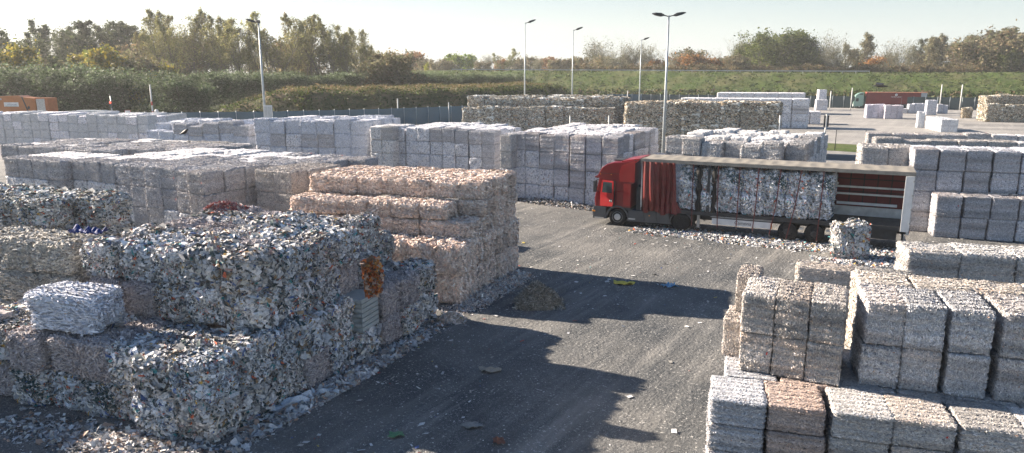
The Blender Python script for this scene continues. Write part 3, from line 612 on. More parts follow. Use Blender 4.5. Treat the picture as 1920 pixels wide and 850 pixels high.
# lower body: bumper, arch, steps, skirts
MB().prism([(-.05, .32), (-.08, .75), (-.02, 1.08), (.42, 1.08), (.80, 1.06), (.74, .95), (.78, .62), (.82, .34)], .02, W - .02).build('bumper', M_GREYP, lorry, bevel=.03)
MB().box(.06, .62, -.012, .02, .36, .40).build('bumper_step', M_ALU, lorry)
MB().box(-.09, -.04, .08, .5, .62, .86).build('headlight', M_LENS, lorry, bevel=.02)
MB().box(-.09, -.04, W - .5, W - .08, .62, .86).build('headlight', M_LENS, lorry, bevel=.02)
MB().box(-.085, .10, -.008, .10, .72, .80).build('indicator', M_AMBER, lorry, bevel=.01)
def arch(cx, r0, r1, y0, y1, z=.5, a0=5, a1=175):
    p = [(cx + math.cos(R(a)) * r0, z + math.sin(R(a)) * r0) for a in range(a0, a1 + 1, 10)]; q = [(cx + math.cos(R(a)) * r1, z + math.sin(R(a)) * r1) for a in range(a1, a0 - 1, -10)]
    n = len(p); P_ = p + q; m_ = MB(); N2 = len(P_); v = [(x, y0, zz) for x, zz in P_] + [(x, y1, zz) for x, zz in P_]
    fs = []
    for i in range(n - 1): fs += [(i, i + 1, N2 - 2 - i, N2 - 1 - i), (i + N2, N2 + N2 - 1 - i, N2 + N2 - 2 - i, i + 1 + N2), (i, i + N2, i + 1 + N2, i + 1), (N2 - 1 - i, N2 - 2 - i, 2 * N2 - 2 - i, 2 * N2 - 1 - i)]
    m_.add(v, fs); return m_
arch(1.45, .58, .68, -.02, .45).build('wheel_arch', M_GREYP, lorry)
MB().prism([(.78, 1.10), (2.22, 1.10), (2.25, .92), (2.10, .90), (1.95, 1.0), (1.7, 1.09), (1.2, 1.09), (.95, 1.0)], .01, W - .01).build('cab_skirt', M_DARK, lorry)
MB().box(.7, 9.6, .75, 1.75, .62, .98).build('chassis', M_DARK, lorry, bevel=.02)
MB().prism([(2.02, .30), (2.06, .62), (2.12, .98), (4.45, .98), (4.50, .62), (4.62, .34)], .03, .9).build('side_skirt', M_GREYP, lorry, bevel=.02)
MB().box(2.12, 2.52, .012, .03, .42, .50).build('skirt_step', M_ALU, lorry)
MB().box(3.30, 3.38, .018, .03, .70, .76).build('side_lamp', M_AMBER, lorry)
arch(5.15, .58, .64, .0, .7).build('wheel_arch', M_GREYP, lorry)
MB().box(5.80, 5.84, .02, .62, .35, .95).build('mudflap', M_BLACK, lorry)
bk = MB(); bk.box(2.5, 2.9, .2, 2.2, .95, 2.3); bk.tube([(2.6, .35, 1.1), (2.62, .35, 2.45)], .07, 10); bk.build('air_hoses', M_DARK, lorry)
for x in (1.45, 5.15):
    for y in (0.03, W - .36): wheel('wheel', (x, y, .50), .51, .33 if x < 2 else .33, lorry, rimm=M_ALU if x < 2 else M_DARK, dual=x > 2)
# trailer
X0, X1, ZF, ZR = 2.82, 16.42, 1.22, 3.86
MB().box(X0, X1, .02, W - .02, ZF - .06, ZF).build('trailer_floor', M_WOOD, lorry)
tf = MB(); tf.box(X0, X1, .0, .06, ZF - .22, ZF - .02); tf.box(X0, X1, W - .06, W, ZF - .22, ZF - .02)
for k in range(22): tf.box(X0 + .3 + k * .61, X0 + .36 + k * .61, .06, W - .06, ZF - .20, ZF - .065)
tf.box(4.2, X1 - .1, .7, .86, .75, ZF - .2); tf.box(4.2, X1 - .1, 1.64, 1.8, .75, ZF - .2); tf.build('trailer_frame', M_DARK, lorry)
MB().box(X0 - .02, X0 + .05, .0, W, ZF - .2, ZR).build('headboard', M_ALU, lorry, bevel=.01)
# sliding roof: cloth in shallow bays between bows
rv, rf = [], []; nx, ny = 140, 10
for i in range(nx + 1):
    for j in range(ny + 1):
        x = X0 - .03 + (X1 - X0 + .06) * i / nx; y = W * j / ny; ph = (x * 1.55) % 1
        rv.append((x, y, ZR + .13 - .035 * math.sin(ph * math.pi) * math.sin(math.pi * j / ny) + .02 * math.sin(math.pi * j / ny) + .008 * math.sin(x * 7 + y * 3)))
for i in range(nx):
    for j in range(ny): a = i * (ny + 1) + j; rf.append((a, a + 1, a + ny + 2, a + ny + 1))
roof = MB().add(rv, rf, True).build('trailer_roof', M_ROOF, lorry)
rr_ = MB(); 
for y0, y1 in ((-.025, .09), (W - .09, W + .025)): rr_.box(X0 - .04, X1 + .03, y0, y1, ZR - .06, ZR + .12)
rr_.build('roof_rail', mat('roof_rail', (.24, .23, .21), .5, metal=.2, var=.2, scale=4), roof, bevel=.01)
bw = MB()
for k in range(22): bw.box(X0 + .2 + k * .64, X0 + .24 + k * .64, .1, W - .1, ZR + .03, ZR + .07)
bw.build('roof_bows', M_STEEL, roof)
# rear frame and folded back door
rfm = MB(); rfm.box(X1 - .14, X1, .0, .14, .98, ZR + .1); rfm.box(X1 - .14, X1, W - .14, W, .98, ZR + .1); rfm.box(X1 - .14, X1, .1, W - .1, ZR - .1, ZR + .08); rfm.box(X1 - .14, X1, 0, W, .85, 1.2)
rfm.build('rear_frame', M_ALU, lorry, bevel=.01)
MB().box(X1 - .40, X1 - .02, -.05, -.003, 1.0, ZR - .08).build('folded_rear_door', M_WHITE, lorry, bevel=.01)
hg = MB()
for z in (1.4, 2.1, 2.8, 3.5): hg.box(X1 - .06, X1 + .02, -.07, .02, z, z + .08)
hg.build('door_hinges', M_STEEL, lorry)
# posts
MB().box(6.50, 6.64, .03, .15, ZF, ZR).build('side_post', M_DARK, lorry)
pc = MB()
for k, x in enumerate((6.05, 6.88)):
    n = 24
    v = []; f = []
    for i in range(n + 1):
        z = ZF - .02 + (ZR - ZF) * i / n; o_ = .06 * math.sin(i * 1.1 + k) ; wdt = .13 + .04 * math.sin(i * .7 + 2 * k)
        v += [(x - wdt + o_ * .4, .0 + .03 * math.sin(i * .9), z), (x + wdt + o_ * .4, -.02 + .03 * math.cos(i * .8), z), (x + wdt + o_ * .4, .09, z), (x - wdt + o_ * .4, .09, z)]
    for i in range(n):
        a = i * 4
        for q in range(4): f.append((a + q, a + (q + 1) % 4, a + 4 + (q + 1) % 4, a + 4 + q))
    pc.add(v, f, True)
pc.build('black_netting', M_BLACK, lorry)
# gathered curtain at the front
def curtain(x0t, x1t, x0b, x1b, zt, zb, name, nf, amp, m, par, tail=0.0, seed=1):
    r = random.Random(seed); v = []; f = []; nx = nf * 12; nz = 26
    ph = [r.uniform(-.5, .5) for _ in range(nf + 2)]
    for j in range(nz + 1):
        t = j / nz
        for i in range(nx + 1):
            u = i / nx; q = u * nf; lean = .35 * math.sin(q * .9 + 1) * t * (1 - t)
            xa = x0t + (x1t - x0t) * u; xb = x0b + (x1b - x0b) * u
            x = xa + (xb - xa) * t + lean * .25; wv = math.sin(2 * math.pi * (q + .12 * math.sin(3 * t + q))) * amp * (.55 + .45 * math.sin(q * 1.7 + 2) ** 2) * (.6 + .6 * t)
            z = zt + (zb - zt) * t - tail * max(0, u - .75) * 4 * 0 - .10 * math.sin(q * 2.1) * t - .12 * (u > .0) * u * t
            x += .05 * math.cos(2 * math.pi * q) * t
            v.append((x, -.07 + wv - .10 * math.sin(t * math.pi) * math.sin(q), z))
    for j in range(nz):
        for i in range(nx): a = j * (nx + 1) + i; f.append((a, a + 1, a + nx + 2, a + nx + 1))
    return MB().add(v, f, True).build(name, m, par)
curtain(X0 + .02, 4.72, X0 + .05, 4.86, ZR - .03, 1.02, 'curtain', 6, .085, M_CURT, lorry, seed=3)
ct = MB(); ct.add([(4.6, -.05, 2.2), (4.82, -.03, 1.75), (5.05, .02, 1.32), (5.35, .04, 1.14), (4.9, -.06, .98), (4.5, -.10, .95), (4.5, -.08, 1.7), (4.95, -.02, 1.2)], [(0, 1, 7, 6), (1, 2, 3, 7), (7, 3, 4, 5), (6, 7, 5, 5)][:3]); ct.build('curtain_tail', M_CURT, lorry)
cs = MB()
for x, dx in ((3.05, .0), (3.75, .02), (4.45, .05)): cs.tube([(x, -.10, 1.05), (x + dx, -.07, .75), (x + dx + .04, -.09, .45)], .018, 5)
cs.build('curtain_ties', M_DARK, lorry)
# far side curtain seen through the empty rear, with webbing; slats
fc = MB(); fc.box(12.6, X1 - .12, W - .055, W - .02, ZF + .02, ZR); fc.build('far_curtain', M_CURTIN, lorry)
wb = MB()
for k in range(6): wb.box(12.9 + k * .66, 12.95 + k * .66, W - .075, W - .056, ZF + .02, ZR)
wb.box(12.62, X1 - .12, W - .08, W - .07, 3.18, 3.23); wb.box(12.62, X1 - .12, W - .08, W - .07, 2.5, 2.54); wb.build('webbing', M_BLACK, lorry)
for z in (2.72, 2.34): MB().box(12.62, X1 - .13, W - .13, W - .085, z, z + .10).build('side_slat', M_ALU, lorry, bevel=.005)
MB().box(13.0, 15.9, W - .22, W - .17, 1.82, 1.96).build('side_slat', M_WHITE, lorry, bevel=.005)
MB().box(12.62, X1 - .13, W - .16, W - .09, ZF + .01, 1.72).build('side_board', M_ALU, lorry)
# hanging tension straps
for k, (x, dy, zb, lean) in enumerate(((5.72, 0, .35, .06), (7.06, .02, .42, .12), (8.18, 0, .50, .0), (9.15, 0, .38, -.12), (10.25, 0, .26, -.35), (11.25, 0, .14, -.5), (12.32, 0, .16, -.08))):
    MB().bar((x, -.06, ZR - .05), (x + lean * .35, -.07, 1.9), .05, .02).bar((x + lean * .35, -.07, 1.9), (x + lean, -.12, zb), .05, .02).build('tension_strap', M_STRAP, lorry)
    hk = MB(); hk.tube([(x + lean, -.12, zb + .02), (x + lean + .03, -.13, zb - .10), (x + lean + .09, -.12, zb - .12)], .015, 5); hk.build('strap_hook', M_DARK, lorry)
# side guard with panel
sg = MB(); sg.prism([(6.85, .56), (6.85, .90), (10.0, .90), (10.0, .56)], .0, .05); sgo = sg.build('side_guard', M_WHITE, lorry, bevel=.01)
MB().prism([(6.75, .96), (6.9, 1.05), (10.0, 1.05), (10.0, .96)], .0, .06).build('guard_rail', M_STEEL, lorry)
text('Camona', .26, M_DARK, sgo, (8.5, -.004, .74), (math.pi / 2, 0, 0))
MB().box(9.93, 10.0, -.01, .0, .58, .88).build('warning_lamp', M_AMBER, lorry)
lg = MB(); lg.box(6.0, 6.14, .25, .40, .3, 1.0); lg.box(5.95, 6.19, .2, .45, .26, .30); lg.box(6.0, 6.14, W - .4, W - .25, .3, 1.0); lg.build('landing_leg', M_STEEL, lorry)
for x in (10.79, 12.10, 13.41):
    for y in (.03, W - .42): wheel('wheel', (x, y, .50), .50, .39, lorry, rimm=M_DARK, dual=False)
    MB().tube([(x, .4, .5), (x, W - .4, .5)], .07, 8).build('axle', M_DARK, lorry)
for x in (11.45, 12.76): MB().box(x - .10, x + .10, .06, .20, .66, .76).build('bracket', M_ALU, lorry)
MB().box(14.2, 15.9, .15, .75, .5, .98).build('pallet_box', M_DARK, lorry, bevel=.02)
MB().box(X1 - .2, X1 - .08, .1, W - .1, .42, .54).build('underride_bar', M_ALU, lorry)
MB().box(X1 - .28, X1 - .24, .02, .5, .4, 1.0).build('mudflap', M_BLACK, lorry)
MB().box(X1 - .02, X1 + .03, .12, .55, .92, 1.04).build('tail_light', mat('red_lens', (.4, .01, .01), .3), lorry)
# load: two layers of mixed bales standing on the deck
names_ = ORD
nb_ = 7; xs0, xs1 = 4.95, 12.86; bwid = (xs1 - xs0) / nb_
for lay in range(2):
    for k in range(nb_):
        for row in range(2):
            o = bpy.data.objects.new('mixed_paper_bale', LOADM[(k * 3 + lay * 2 + row) % len(LOADM)] if 'LOADM' in globals() else PROTO['mixed'][(k * 3 + lay + row) % NV['mixed']]); C.objects.link(o)
            p = Vector((xs0 + bwid * (k + .5), .10 + .58 + row * 1.18, ZF + .60 + lay * 1.18))
            o.location = org + A_ * p.x + B_ * p.y + Vector((0, 0, p.z)); o.rotation_euler = (0, 0, TH + (math.pi if (k + lay) % 2 else 0)); o.scale = (bwid * .97, 1.14, 1.18); o.color = (1.45, 1.45, 1.48, 1)
            tag(o, f"white mixed paper bale {'lower' if lay == 0 else 'upper'} layer, {names_[k]} from cab end, {'near' if row == 0 else 'far'} side of lorry load", 'paper bale', 'bales loaded on the red lorry')
# ------------------------------------------------------------------ pale green lorry with a dark red trailer, far yard
M_GRN = mat('green_paint', (.22, .36, .31), .35, var=.08, coat=.3); M_DRED = mat('maroon_curtain', (.17, .022, .024), .6, var=.15, scale=.6, bump=.2)
p0 = at(1599, 203.5); th = R(-17); far_l = empty('articulated_lorry', p0, th)
tag(far_l, 'pale green lorry with a long dark red curtain trailer, parked by the far fence', 'lorry')
cb = MB().prism([(.05, .5), (.0, 1.5), (.1, 1.95), (.42, 2.9), (.5, 3.3), (1.1, 3.75), (1.7, 3.95), (2.3, 3.95), (2.35, 1.0), (2.1, .6), (.9, .5)], 0, 2.45).build('cab', M_GRN, far_l, bevel=.05)
MB().prism([(-.01, 1.6), (.36, 2.85), (.40, 2.84), (.05, 1.58)], .12, 2.33).build('windscreen', M_GLASS, cb)
MB().prism([(.45, 1.75), (.62, 2.55), (1.15, 2.55), (1.15, 1.75)], -.01, .02).build('side_window', M_GLASS, cb)
MB().prism([(1.2, 3.45), (1.3, 3.65), (2.0, 3.72), (2.15, 3.45)], -.012, .02).build('roof_vent', M_DARK, cb)
MB().box(.05, .2, -.3, -.1, 1.9, 2.6).build('mirror', M_DARK, cb)
MB().box(-.04, .02, .1, 2.3, .45, 1.1).build('bumper', M_WHITE, far_l, bevel=.02)
MB().prism([(2.9, 1.15), (2.9, 3.98), (16.4, 3.98), (16.4, 1.15)], .0, 2.5).build('trailer_body', M_DRED, far_l, bevel=.02)
MB().prism([(2.9, 3.985), (2.9, 4.07), (16.45, 4.07), (16.45, 3.985)], -.04, 2.54).build('roof_edge', mat('orange_edge', (.55, .22, .13), .5), far_l)
MB().box(15.1, 16.45, -.03, -.004, 1.2, 3.97).build('rear_panel', mat('pale_panel', (.36, .40, .42), .5), far_l)
text('Hedelmaland', .42, M_WHITE, far_l, (9.6, -.03, 2.95), (math.pi / 2, 0, 0))
lgm = MB(); lgm.lathe((9.6, -.03, 3.45), (0, 1, 0), [(0, .30), (.02, .30)], n=24); lgo = lgm.build('round_emblem', M_WHITE, far_l)
MB().prism([(9.52, 3.30), (9.70, 3.36), (9.66, 3.52), (9.56, 3.48)], -.045, -.032).build('emblem_mark', M_DARK, lgo)
MB().box(2.5, 16.3, .3, 2.2, .7, 1.14).build('chassis', M_DARK, far_l)
for x in (1.45, 4.9, 11.4, 12.7, 14.0):
    for y in (.02, 2.15): wheel('wheel', (x, y, .5), .5, .33, far_l)

pl_ = MB().box(-.105, -.09, .95, 1.5, .5, .62).build('number_plate', M_WHITE, lorry)
MB().box(.35, .40, -.02, .0, 2.95, 3.0).box(1.0, 1.05, -.02, .0, 2.95, 3.0).build('marker_lamp', M_AMBER, cab)
MB().prism([(.36, 3.02), (1.5, 3.02), (1.5, 3.035), (.36, 3.035)], .0, .03).build('body_crease', M_DARK, cab)
# ------------------------------------------------------------------ lamp masts
M_POLE = mat('galvanised', (.42, .46, .48), .45, metal=.3, var=.15, scale=2)
def lamp(base, h, r, heads, label, rz=0):
    t = empty('lamp_post', base, rz); tag(t, label, 'lamp post', 'tall lamp posts over the yard')
    MB().tube([(0, 0, 0), (0, 0, h * .5), (0, 0, h)], [r, r * .75, r * .45], 12).build('pole', M_POLE, t)
    MB().lathe((0, 0, 0), (0, 0, 1), [(0, r * 2), (.06, r * 2), (.10, r * 1.2)], 12).build('base_plate', M_STEEL, t)
    for dx, dy, up in heads:
        d = Vector((dx, dy, 0)).normalized(); n = Vector((-d.y, d.x, 0)); a = Vector((0, 0, h - .1)); b = a + d * .45 + Vector((0, 0, .1))
        MB().tube([a, b], .05, 6).build('arm', M_DARK, t)
        c = b + d * .55 + Vector((0, 0, up)); hm = MB()
        hv = []
        for p, zt, zb, wd in ((b - d * .05, .06, -.05, .10), (b + d * .25 + Vector((0, 0, up * .4)), .14, -.16, .26), (b + d * .75 + Vector((0, 0, up)), .10, -.12, .24), (b + d * 1.05 + Vector((0, 0, up * 1.3)), .02, -.03, .08)):
            hv += [p + n * wd + Vector((0, 0, zt)), p - n * wd + Vector((0, 0, zt)), p - n * wd + Vector((0, 0, zb)), p + n * wd + Vector((0, 0, zb))]
        fs = [(3, 2, 1, 0)] + [(i * 4 + q, i * 4 + (q + 1) % 4, i * 4 + 4 + (q + 1) % 4, i * 4 + 4 + q) for i in range(3) for q in range(4)] + [(12, 13, 14, 15)]
        ho = hm.add(hv, fs).build('lamp_head', M_DARK, t, bevel=.02)
    return t
l1 = lamp(xat(501.5, 84), 14.4, .17, ((-1, .1, .25), (.25, -1, 0)), 'lamp post at left in front of the tall trees, carrying a grey cabinet')
cbm = MB().box(-.02, .95, -.36, -.14, 3.75, 5.15); cb_ = cbm.build('cabinet', M_WHITE, l1, bevel=.02)
MB().box(.06, .42, -.375, -.362, 3.85, 5.0).box(.48, .88, -.375, -.362, 3.85, 5.0).build('cabinet_door', mat('cabinet_grey', (.5, .52, .52), .5), cb_)
lamp(xat(983.5, 98), 15.25, .12, ((1, .3, .3),), 'thin lamp post left of the centre pair, rising behind the dull mottled stack')
lamp(xat(1071.5, 108), 14.9, .12, ((1, .3, .3),), 'thin lamp post second of the three thin ones, before the bare spreading tree')
lamp(xat(1197, 128), 14.4, .13, ((1, .3, .3),), 'thinnest and shortest lamp post, just left of the thick twin-headed one')
lamp(xat(1241.5, 66), 13.75, .15, ((-1, 0, .12), (1, 0, .18)), 'thick lamp post with two outspread heads, behind the high grey stack', R(0))
# ------------------------------------------------------------------ fence with blue grey screening
M_SCREEN = mat('fence_screen', (.085, .15, .19), .7, var=.12, scale=.3); M_SCREEN2 = mat('fence_screen_dark', (.06, .09, .095), .8, var=.15, scale=.3)
def fence(pts, name_label, m, h=3.0, sp=2.6):
    t = empty('screened_fence', (pts[0][0], pts[0][1], 0)); tag(t, name_label, 'fence')
    o0 = Vector((pts[0][0], pts[0][1], 0)); pm = MB(); n = 0
    for a, b in zip(pts[:-1], pts[1:]):
        a, b = Vector((*a, 0)), Vector((*b, 0)); L = (b - a).length; k = max(1, round(L / sp)); d = (b - a) / k
        sc = MB()
        for i in range(k):
            p, q = a + d * i - o0, a + d * (i + 1) - o0; nn = Vector((-d.y, d.x, 0)).normalized() * .03
            for j in range(4):   # screening sags a little between its posts
                u0, u1 = j / 4, (j + 1) / 4; s0, s1 = (math.sin(u0 * math.pi) * .05, math.sin(u1 * math.pi) * .05); v = []
                for s_ in (0, 1):
                    for u, s2 in ((u0, s0), (u1, s1)):
                        r_ = p.lerp(q, u) + nn * (1 if s_ else 0); v += [r_ + Vector((0, 0, .05)), r_ + Vector((0, 0, h - s2))]
                sc.add(v, [(0, 2, 3, 1), (4, 5, 7, 6), (1, 3, 7, 5), (0, 4, 6, 2)])
            if n < 95: MB().tube([p + nn * -2, p + nn * -2 + Vector((0, 0, h + .12))], .05, 6).build('post', M_POLE, t); n += 1
        sc.build('screen', m, t)
    return t
fence([(-60, 108), (-37, 112), (-22, 120), (-9, 131), (0, 142)], 'blue screened fence below the dark grassy bank, left of the dull mottled stack', M_SCREEN)
fence([(0, 142), (12, 165), (28, 204), (36, 203)], 'blue screened fence seen in the gap right of the dull mottled stack', M_SCREEN)
fence([(36, 203), (70, 192), (104, 178.5), (150, 160)], 'long grey green screened fence at the foot of the grassy dike', M_SCREEN2)
M_WPOST = mat('white_post', (.6, .6, .58), .6, var=.1)
def post(px, Y, h, r, label, name='marker_post', head=None):
    p = xat(px, Y); p.z = 0; t = empty(name, p); tag(t, label, 'post', 'thin posts about the yard')
    MB().tube([(0, 0, 0), (0, 0, h)], r, 8).build('pole', M_WPOST, t); MB().lathe((0, 0, h), (0, 0, 1), [(0, r * 1.2), (.05, r * 1.2)], 8).build('cap', M_POLE, t)
    if head: head(t, h)
    return t
for px, Y, h, r, lb in ((747, 123, 4.5, .10, 'pale post standing before the blue fence, farther left of two'), (842, 128, 3.7, .08, 'pale post before the blue fence, close to the dull mottled stack'),
                        (1068, 77, 4.3, .08, 'white post before the dull mottled stack, left of its right end'), (1140, 79, 4.2, .08, 'white post at the right end of the dull mottled stack'),
                        (1176, 190, 4.2, .12, 'short pale pole at the fence in the gap between the mottled stacks'), (1249, 175, 4.6, .1, 'pale pole just right of the thick lamp post by the fence'),
                        (1457, 76, 4.4, .10, 'white post at the right end of the brown mottled stack'), (1555, 172, 4.6, .12, 'pale post right of the small pale tower by the far fence'), (1594.5, 178, 5.2, .12, 'pale post just before the pale green cab'),
                        (1799, 176, 6.0, .13, 'tall pale post with a plate on the open fence stretch at right'), (1761, 178, 6.0, .12, 'pale post with a plate behind the tall white upright bale')):
    post(px, Y, h, r, lb)
def dark_plates(t, h): MB().box(-.28, -.13, -.05, .05, h - 1.4, h - .1).box(.13, .28, -.05, .05, h - 1.4, h - .1).build('dark_plate', M_DARK, t)
post(1544, 82, 4.2, .10, 'white post with two dark plates beside the grass strip', head=dark_plates)
for px, lb in ((1565, 'dark thin wire fence stake left on the grass strip'), (1620, 'dark thin wire fence stake at the right end of the grass strip')):
    p = xat(px, 83); t = MB().tube([(0, 0, 0), (0, 0, 2.4)], .045, 6).build('fence_stake', M_DARK, loc=(p.x, p.y, 0)); tag(t, lb, 'stake')
def red_white(t, h):
    rb = MB()
    for k in range(3): rb.tube([(0, 0, .9 + k * 1.5), (0, 0, 1.5 + k * 1.5)], .115, 10)
    rb.build('red_bands', mat('red_band', (.45, .07, .06), .6), t)
post(290, 112, 7.0, .11, 'tall white and faded red pole before the dark shrubs at left', name='striped_pole', head=red_white)
# traffic light
p = xat(214.5, 110); p.z = 0; t = empty('traffic_light', p); tag(t, 'traffic light on a pale pole behind the white wall at far left', 'traffic light')
MB().tube([(0, 0, 0), (0, 0, 5.4)], .08, 8).build('pole', M_POLE, t); hb = MB().box(-.22, .22, -.2, .0, 3.6, 4.6).build('signal_box', M_DARK, t, bevel=.02)
ml, _t2, _b2 = newmat('red_signal'); _b2.inputs['Base Color'].default_value = (.6, .03, .02, 1); _b2.inputs['Emission Color'].default_value = (1, .08, .04, 1); _b2.inputs['Emission Strength'].default_value = 1.2
MB().lathe((0, -.2, 4.42), (0, -1, 0), [(0, .13), (.05, .13)], 14).build('red_lens', ml, hb); MB().lathe((0, -.2, 4.08), (0, -1, 0), [(0, .12), (.03, .12)], 14).lathe((0, -.2, 3.76), (0, -1, 0), [(0, .12), (.03, .12)], 14).build('unlit_lens', mat('dark_lens', (.03, .10, .08), .3), hb)
p = xat(243, 118); p.z = 0; t = empty('road_sign', p); tag(t, 'small white rectangular sign with a red edge behind the white wall', 'sign'); MB().tube([(0, 0, 0), (0, 0, 2.9)], .05, 8).build('pole', M_POLE, t)
sg_ = MB().box(-.5, .5, -.06, -.02, 2.15, 2.9).build('sign_board', mat('sign_red', (.4, .05, .04), .5), t); MB().box(-.42, .42, -.07, -.062, 2.22, 2.83).build('sign_face', M_WHITE, sg_)
p = xat(297, 118); p.z = 0; t = empty('road_sign', p); tag(t, 'small round white sign right of the tall striped pole', 'sign'); MB().tube([(0, 0, 0), (0, 0, 2.9)], .05, 8).build('pole', M_POLE, t)
MB().lathe((0, -.05, 2.7), (0, -1, 0), [(0, .34), (.03, .34)], 20).build('sign_face', M_WHITE, t)
# ------------------------------------------------------------------ orange refuse lorry and pale van, behind the white wall at far left
M_OR = mat('orange_paint', (.38, .125, .025), .45, var=.12, scale=1, coat=.2)
p = xat(-22, 128); p.z = 0; gt = empty('refuse_lorry', p, R(-7)); tag(gt, 'orange refuse collection lorry with its rear loader to the right', 'refuse lorry'); gt.scale = (.93, .95, 1.1)
bd = MB().prism([(3.0, 1.2), (2.7, 1.9), (2.7, 4.0), (3.0, 4.35), (7.0, 4.45), (7.6, 4.3), (8.9, 1.2)], 0, 2.5).build('body', M_OR, gt, bevel=.06)
MB().box(3.4, 7.2, -.02, -.002, 4.02, 4.12).build('ridge', M_OR, bd); MB().box(3.2, 8.4, -.03, -.002, 1.35, 1.5).build('ridge', M_STEEL, bd)
sb = MB().box(3.9, 6.9, -.03, -.003, 2.75, 3.42).build('sign_panel', M_WHITE, gt)
text('ENTSORGUNG', .30, mat('sign_blue', (.12, .16, .3), .5), sb, (5.6, -.034, 3.05), (math.pi / 2, 0, 0)); MB().box(4.1, 6.7, -.036, -.031, 2.80, 2.86).build('sign_line', mat('sign_teal', (.1, .3, .3), .5), sb)
MB().lathe((3.4, -.01, 3.9), (0, -1, 0), [(0, .16), (.05, .16)], 14).build('side_lamp', M_STEEL, gt)
ldr = MB().prism([(7.7, 4.25), (10.0, 4.05), (10.4, 3.2), (10.2, 1.0), (9.0, .8)], .02, 2.48).build('rear_loader', M_OR, gt, bevel=.05)
MB().prism([(7.62, 4.3), (7.85, 4.3), (9.25, .9), (8.95, .9)], -.012, .02).build('loader_seam', M_DARK, ldr)
MB().lathe((8.9, -.0, 2.6), (0, -1, 0), [(0, .25), (.06, .2)], 16).build('pivot', M_DARK, ldr)
MB().box(10.3, 12.6, .2, 2.3, 1.1, 2.0).build('tail_hopper', M_DARK, gt, bevel=.04); MB().box(10.42, 12.2, .15, 2.35, 2.0, 3.95).build('control_frame', M_STEEL, gt, bevel=.05)
MB().box(12.2, 12.9, .1, 2.4, 1.9, 4.15).build('lifting_arm', mat('rusty_orange', (.36, .12, .04), .6), gt, bevel=.06); MB().box(10.3, 12.3, .1, 2.4, 4.0, 4.14).build('frame_top', M_OR, gt, bevel=.02)
cbo = MB().prism([(0, .7), (0, 1.9), (.3, 3.0), (2.3, 3.1), (2.3, .7)], 0, 2.45).build('cab', M_OR, gt, bevel=.06); MB().prism([(.35, 1.9), (.5, 2.8), (1.4, 2.8), (1.4, 1.9)], -.01, .02).build('side_window', M_GLASS, cbo)
MB().box(.3, 10, .4, 2.1, .6, 1.15).build('chassis', M_DARK, gt)
for x in (1.3, 6.6, 8.0):
    for y in (.02, 2.1): wheel('wheel', (x, y, .5), .5, .33, gt)
p = xat(141, 126); p.z = 0; vt = empty('van', p, R(-8)); tag(vt, 'pale grey van roof showing above the white wall at far left', 'van')
vb = MB().prism([(.05, .35), (.0, 1.0), (.12, 2.0), (.45, 2.45), (5.2, 2.45), (6.1, 1.55), (7.0, 1.2), (7.1, .4)], 0, 1.95).build('body', mat('van_paint', (.52, .56, .58), .35, coat=.3), vt, bevel=.12)
MB().prism([(5.22, 2.3), (6.02, 1.62), (6.06, 1.66), (5.28, 2.36)], .15, 1.8).build('windscreen', M_GLASS, vb); MB().prism([(.5, 1.5), (.5, 2.05), (5.1, 2.05), (5.6, 1.55)], -.01, .02).build('side_window', M_GLASS, vb)
for x in (1.2, 5.6):
    for y in (.0, 1.7): wheel('wheel', (x, y, .34), .34, .24, vt)
# ------------------------------------------------------------------ crows
M_CROW = mat('feathers', (.012, .012, .015), .5, var=.2)
def crow(loc, rz, label, fly=False, s=1.0):
    t = empty('crow', loc, rz); tag(t, label, 'crow', 'crows in the yard'); t.scale = (s, s, s)
    if not fly:
        MB().tube([(-.36, 0, .07), (-.22, 0, .12), (-.08, 0, .16), (.04, 0, .22), (.11, 0, .29), (.17, 0, .32), (.21, 0, .315), (.28, 0, .30)], [.015, .035, .075, .085, .055, .045, .018, .004], 10).build('body', M_CROW, t)
        MB().tube([(0, .03, .14), (.01, .03, 0)], .008, 5).build('leg', M_CROW, t); MB().tube([(0, -.03, .14), (.01, -.03, 0)], .008, 5).build('leg', M_CROW, t)
    else:
        MB().tube([(-.32, 0, .0), (-.18, 0, .0), (0, 0, .02), (.12, 0, .03), (.2, 0, .03), (.27, 0, .02)], [.02, .05, .075, .05, .035, .004], 10).build('body', M_CROW, t)
        for sg__ in (-1, 1):
            v = [(.12, sg__ * .03, .02), (.16, sg__ * .28, .16), (.05, sg__ * .62, .10), (-.10, sg__ * .66, .08), (-.16, sg__ * .3, .14), (-.12, sg__ * .03, .02)]; v2 = [(a, b, c - .015) for a, b, c in v]
            MB().add(v + v2, [(0, 1, 4, 5), (1, 2, 3, 4), (6, 11, 10, 7), (7, 10, 9, 8)] + [(i, (i + 1) % 6, (i + 1) % 6 + 6, i + 6) for i in range(6)]).build('wing', M_CROW, t)
crow(at(266, 290, 3.55) + Vector((0, 0, .1)), R(170), 'black crow lowest and farthest left on the flat grey bales', s=1.5)
crow(at(347, 257, 4.2) + Vector((0, 0, .05)), R(-20), 'black crow highest on the flat grey bales', s=1.5)
crow(at(360, 279, 3.6), R(160), 'black crow below the highest one, perched at a dark edge', s=1.6)
crow(xat(1640, 105) + Vector((0, 0, 6.9)), R(150), 'large dark bird flying low before the grassy dike', fly=True, s=3.2)
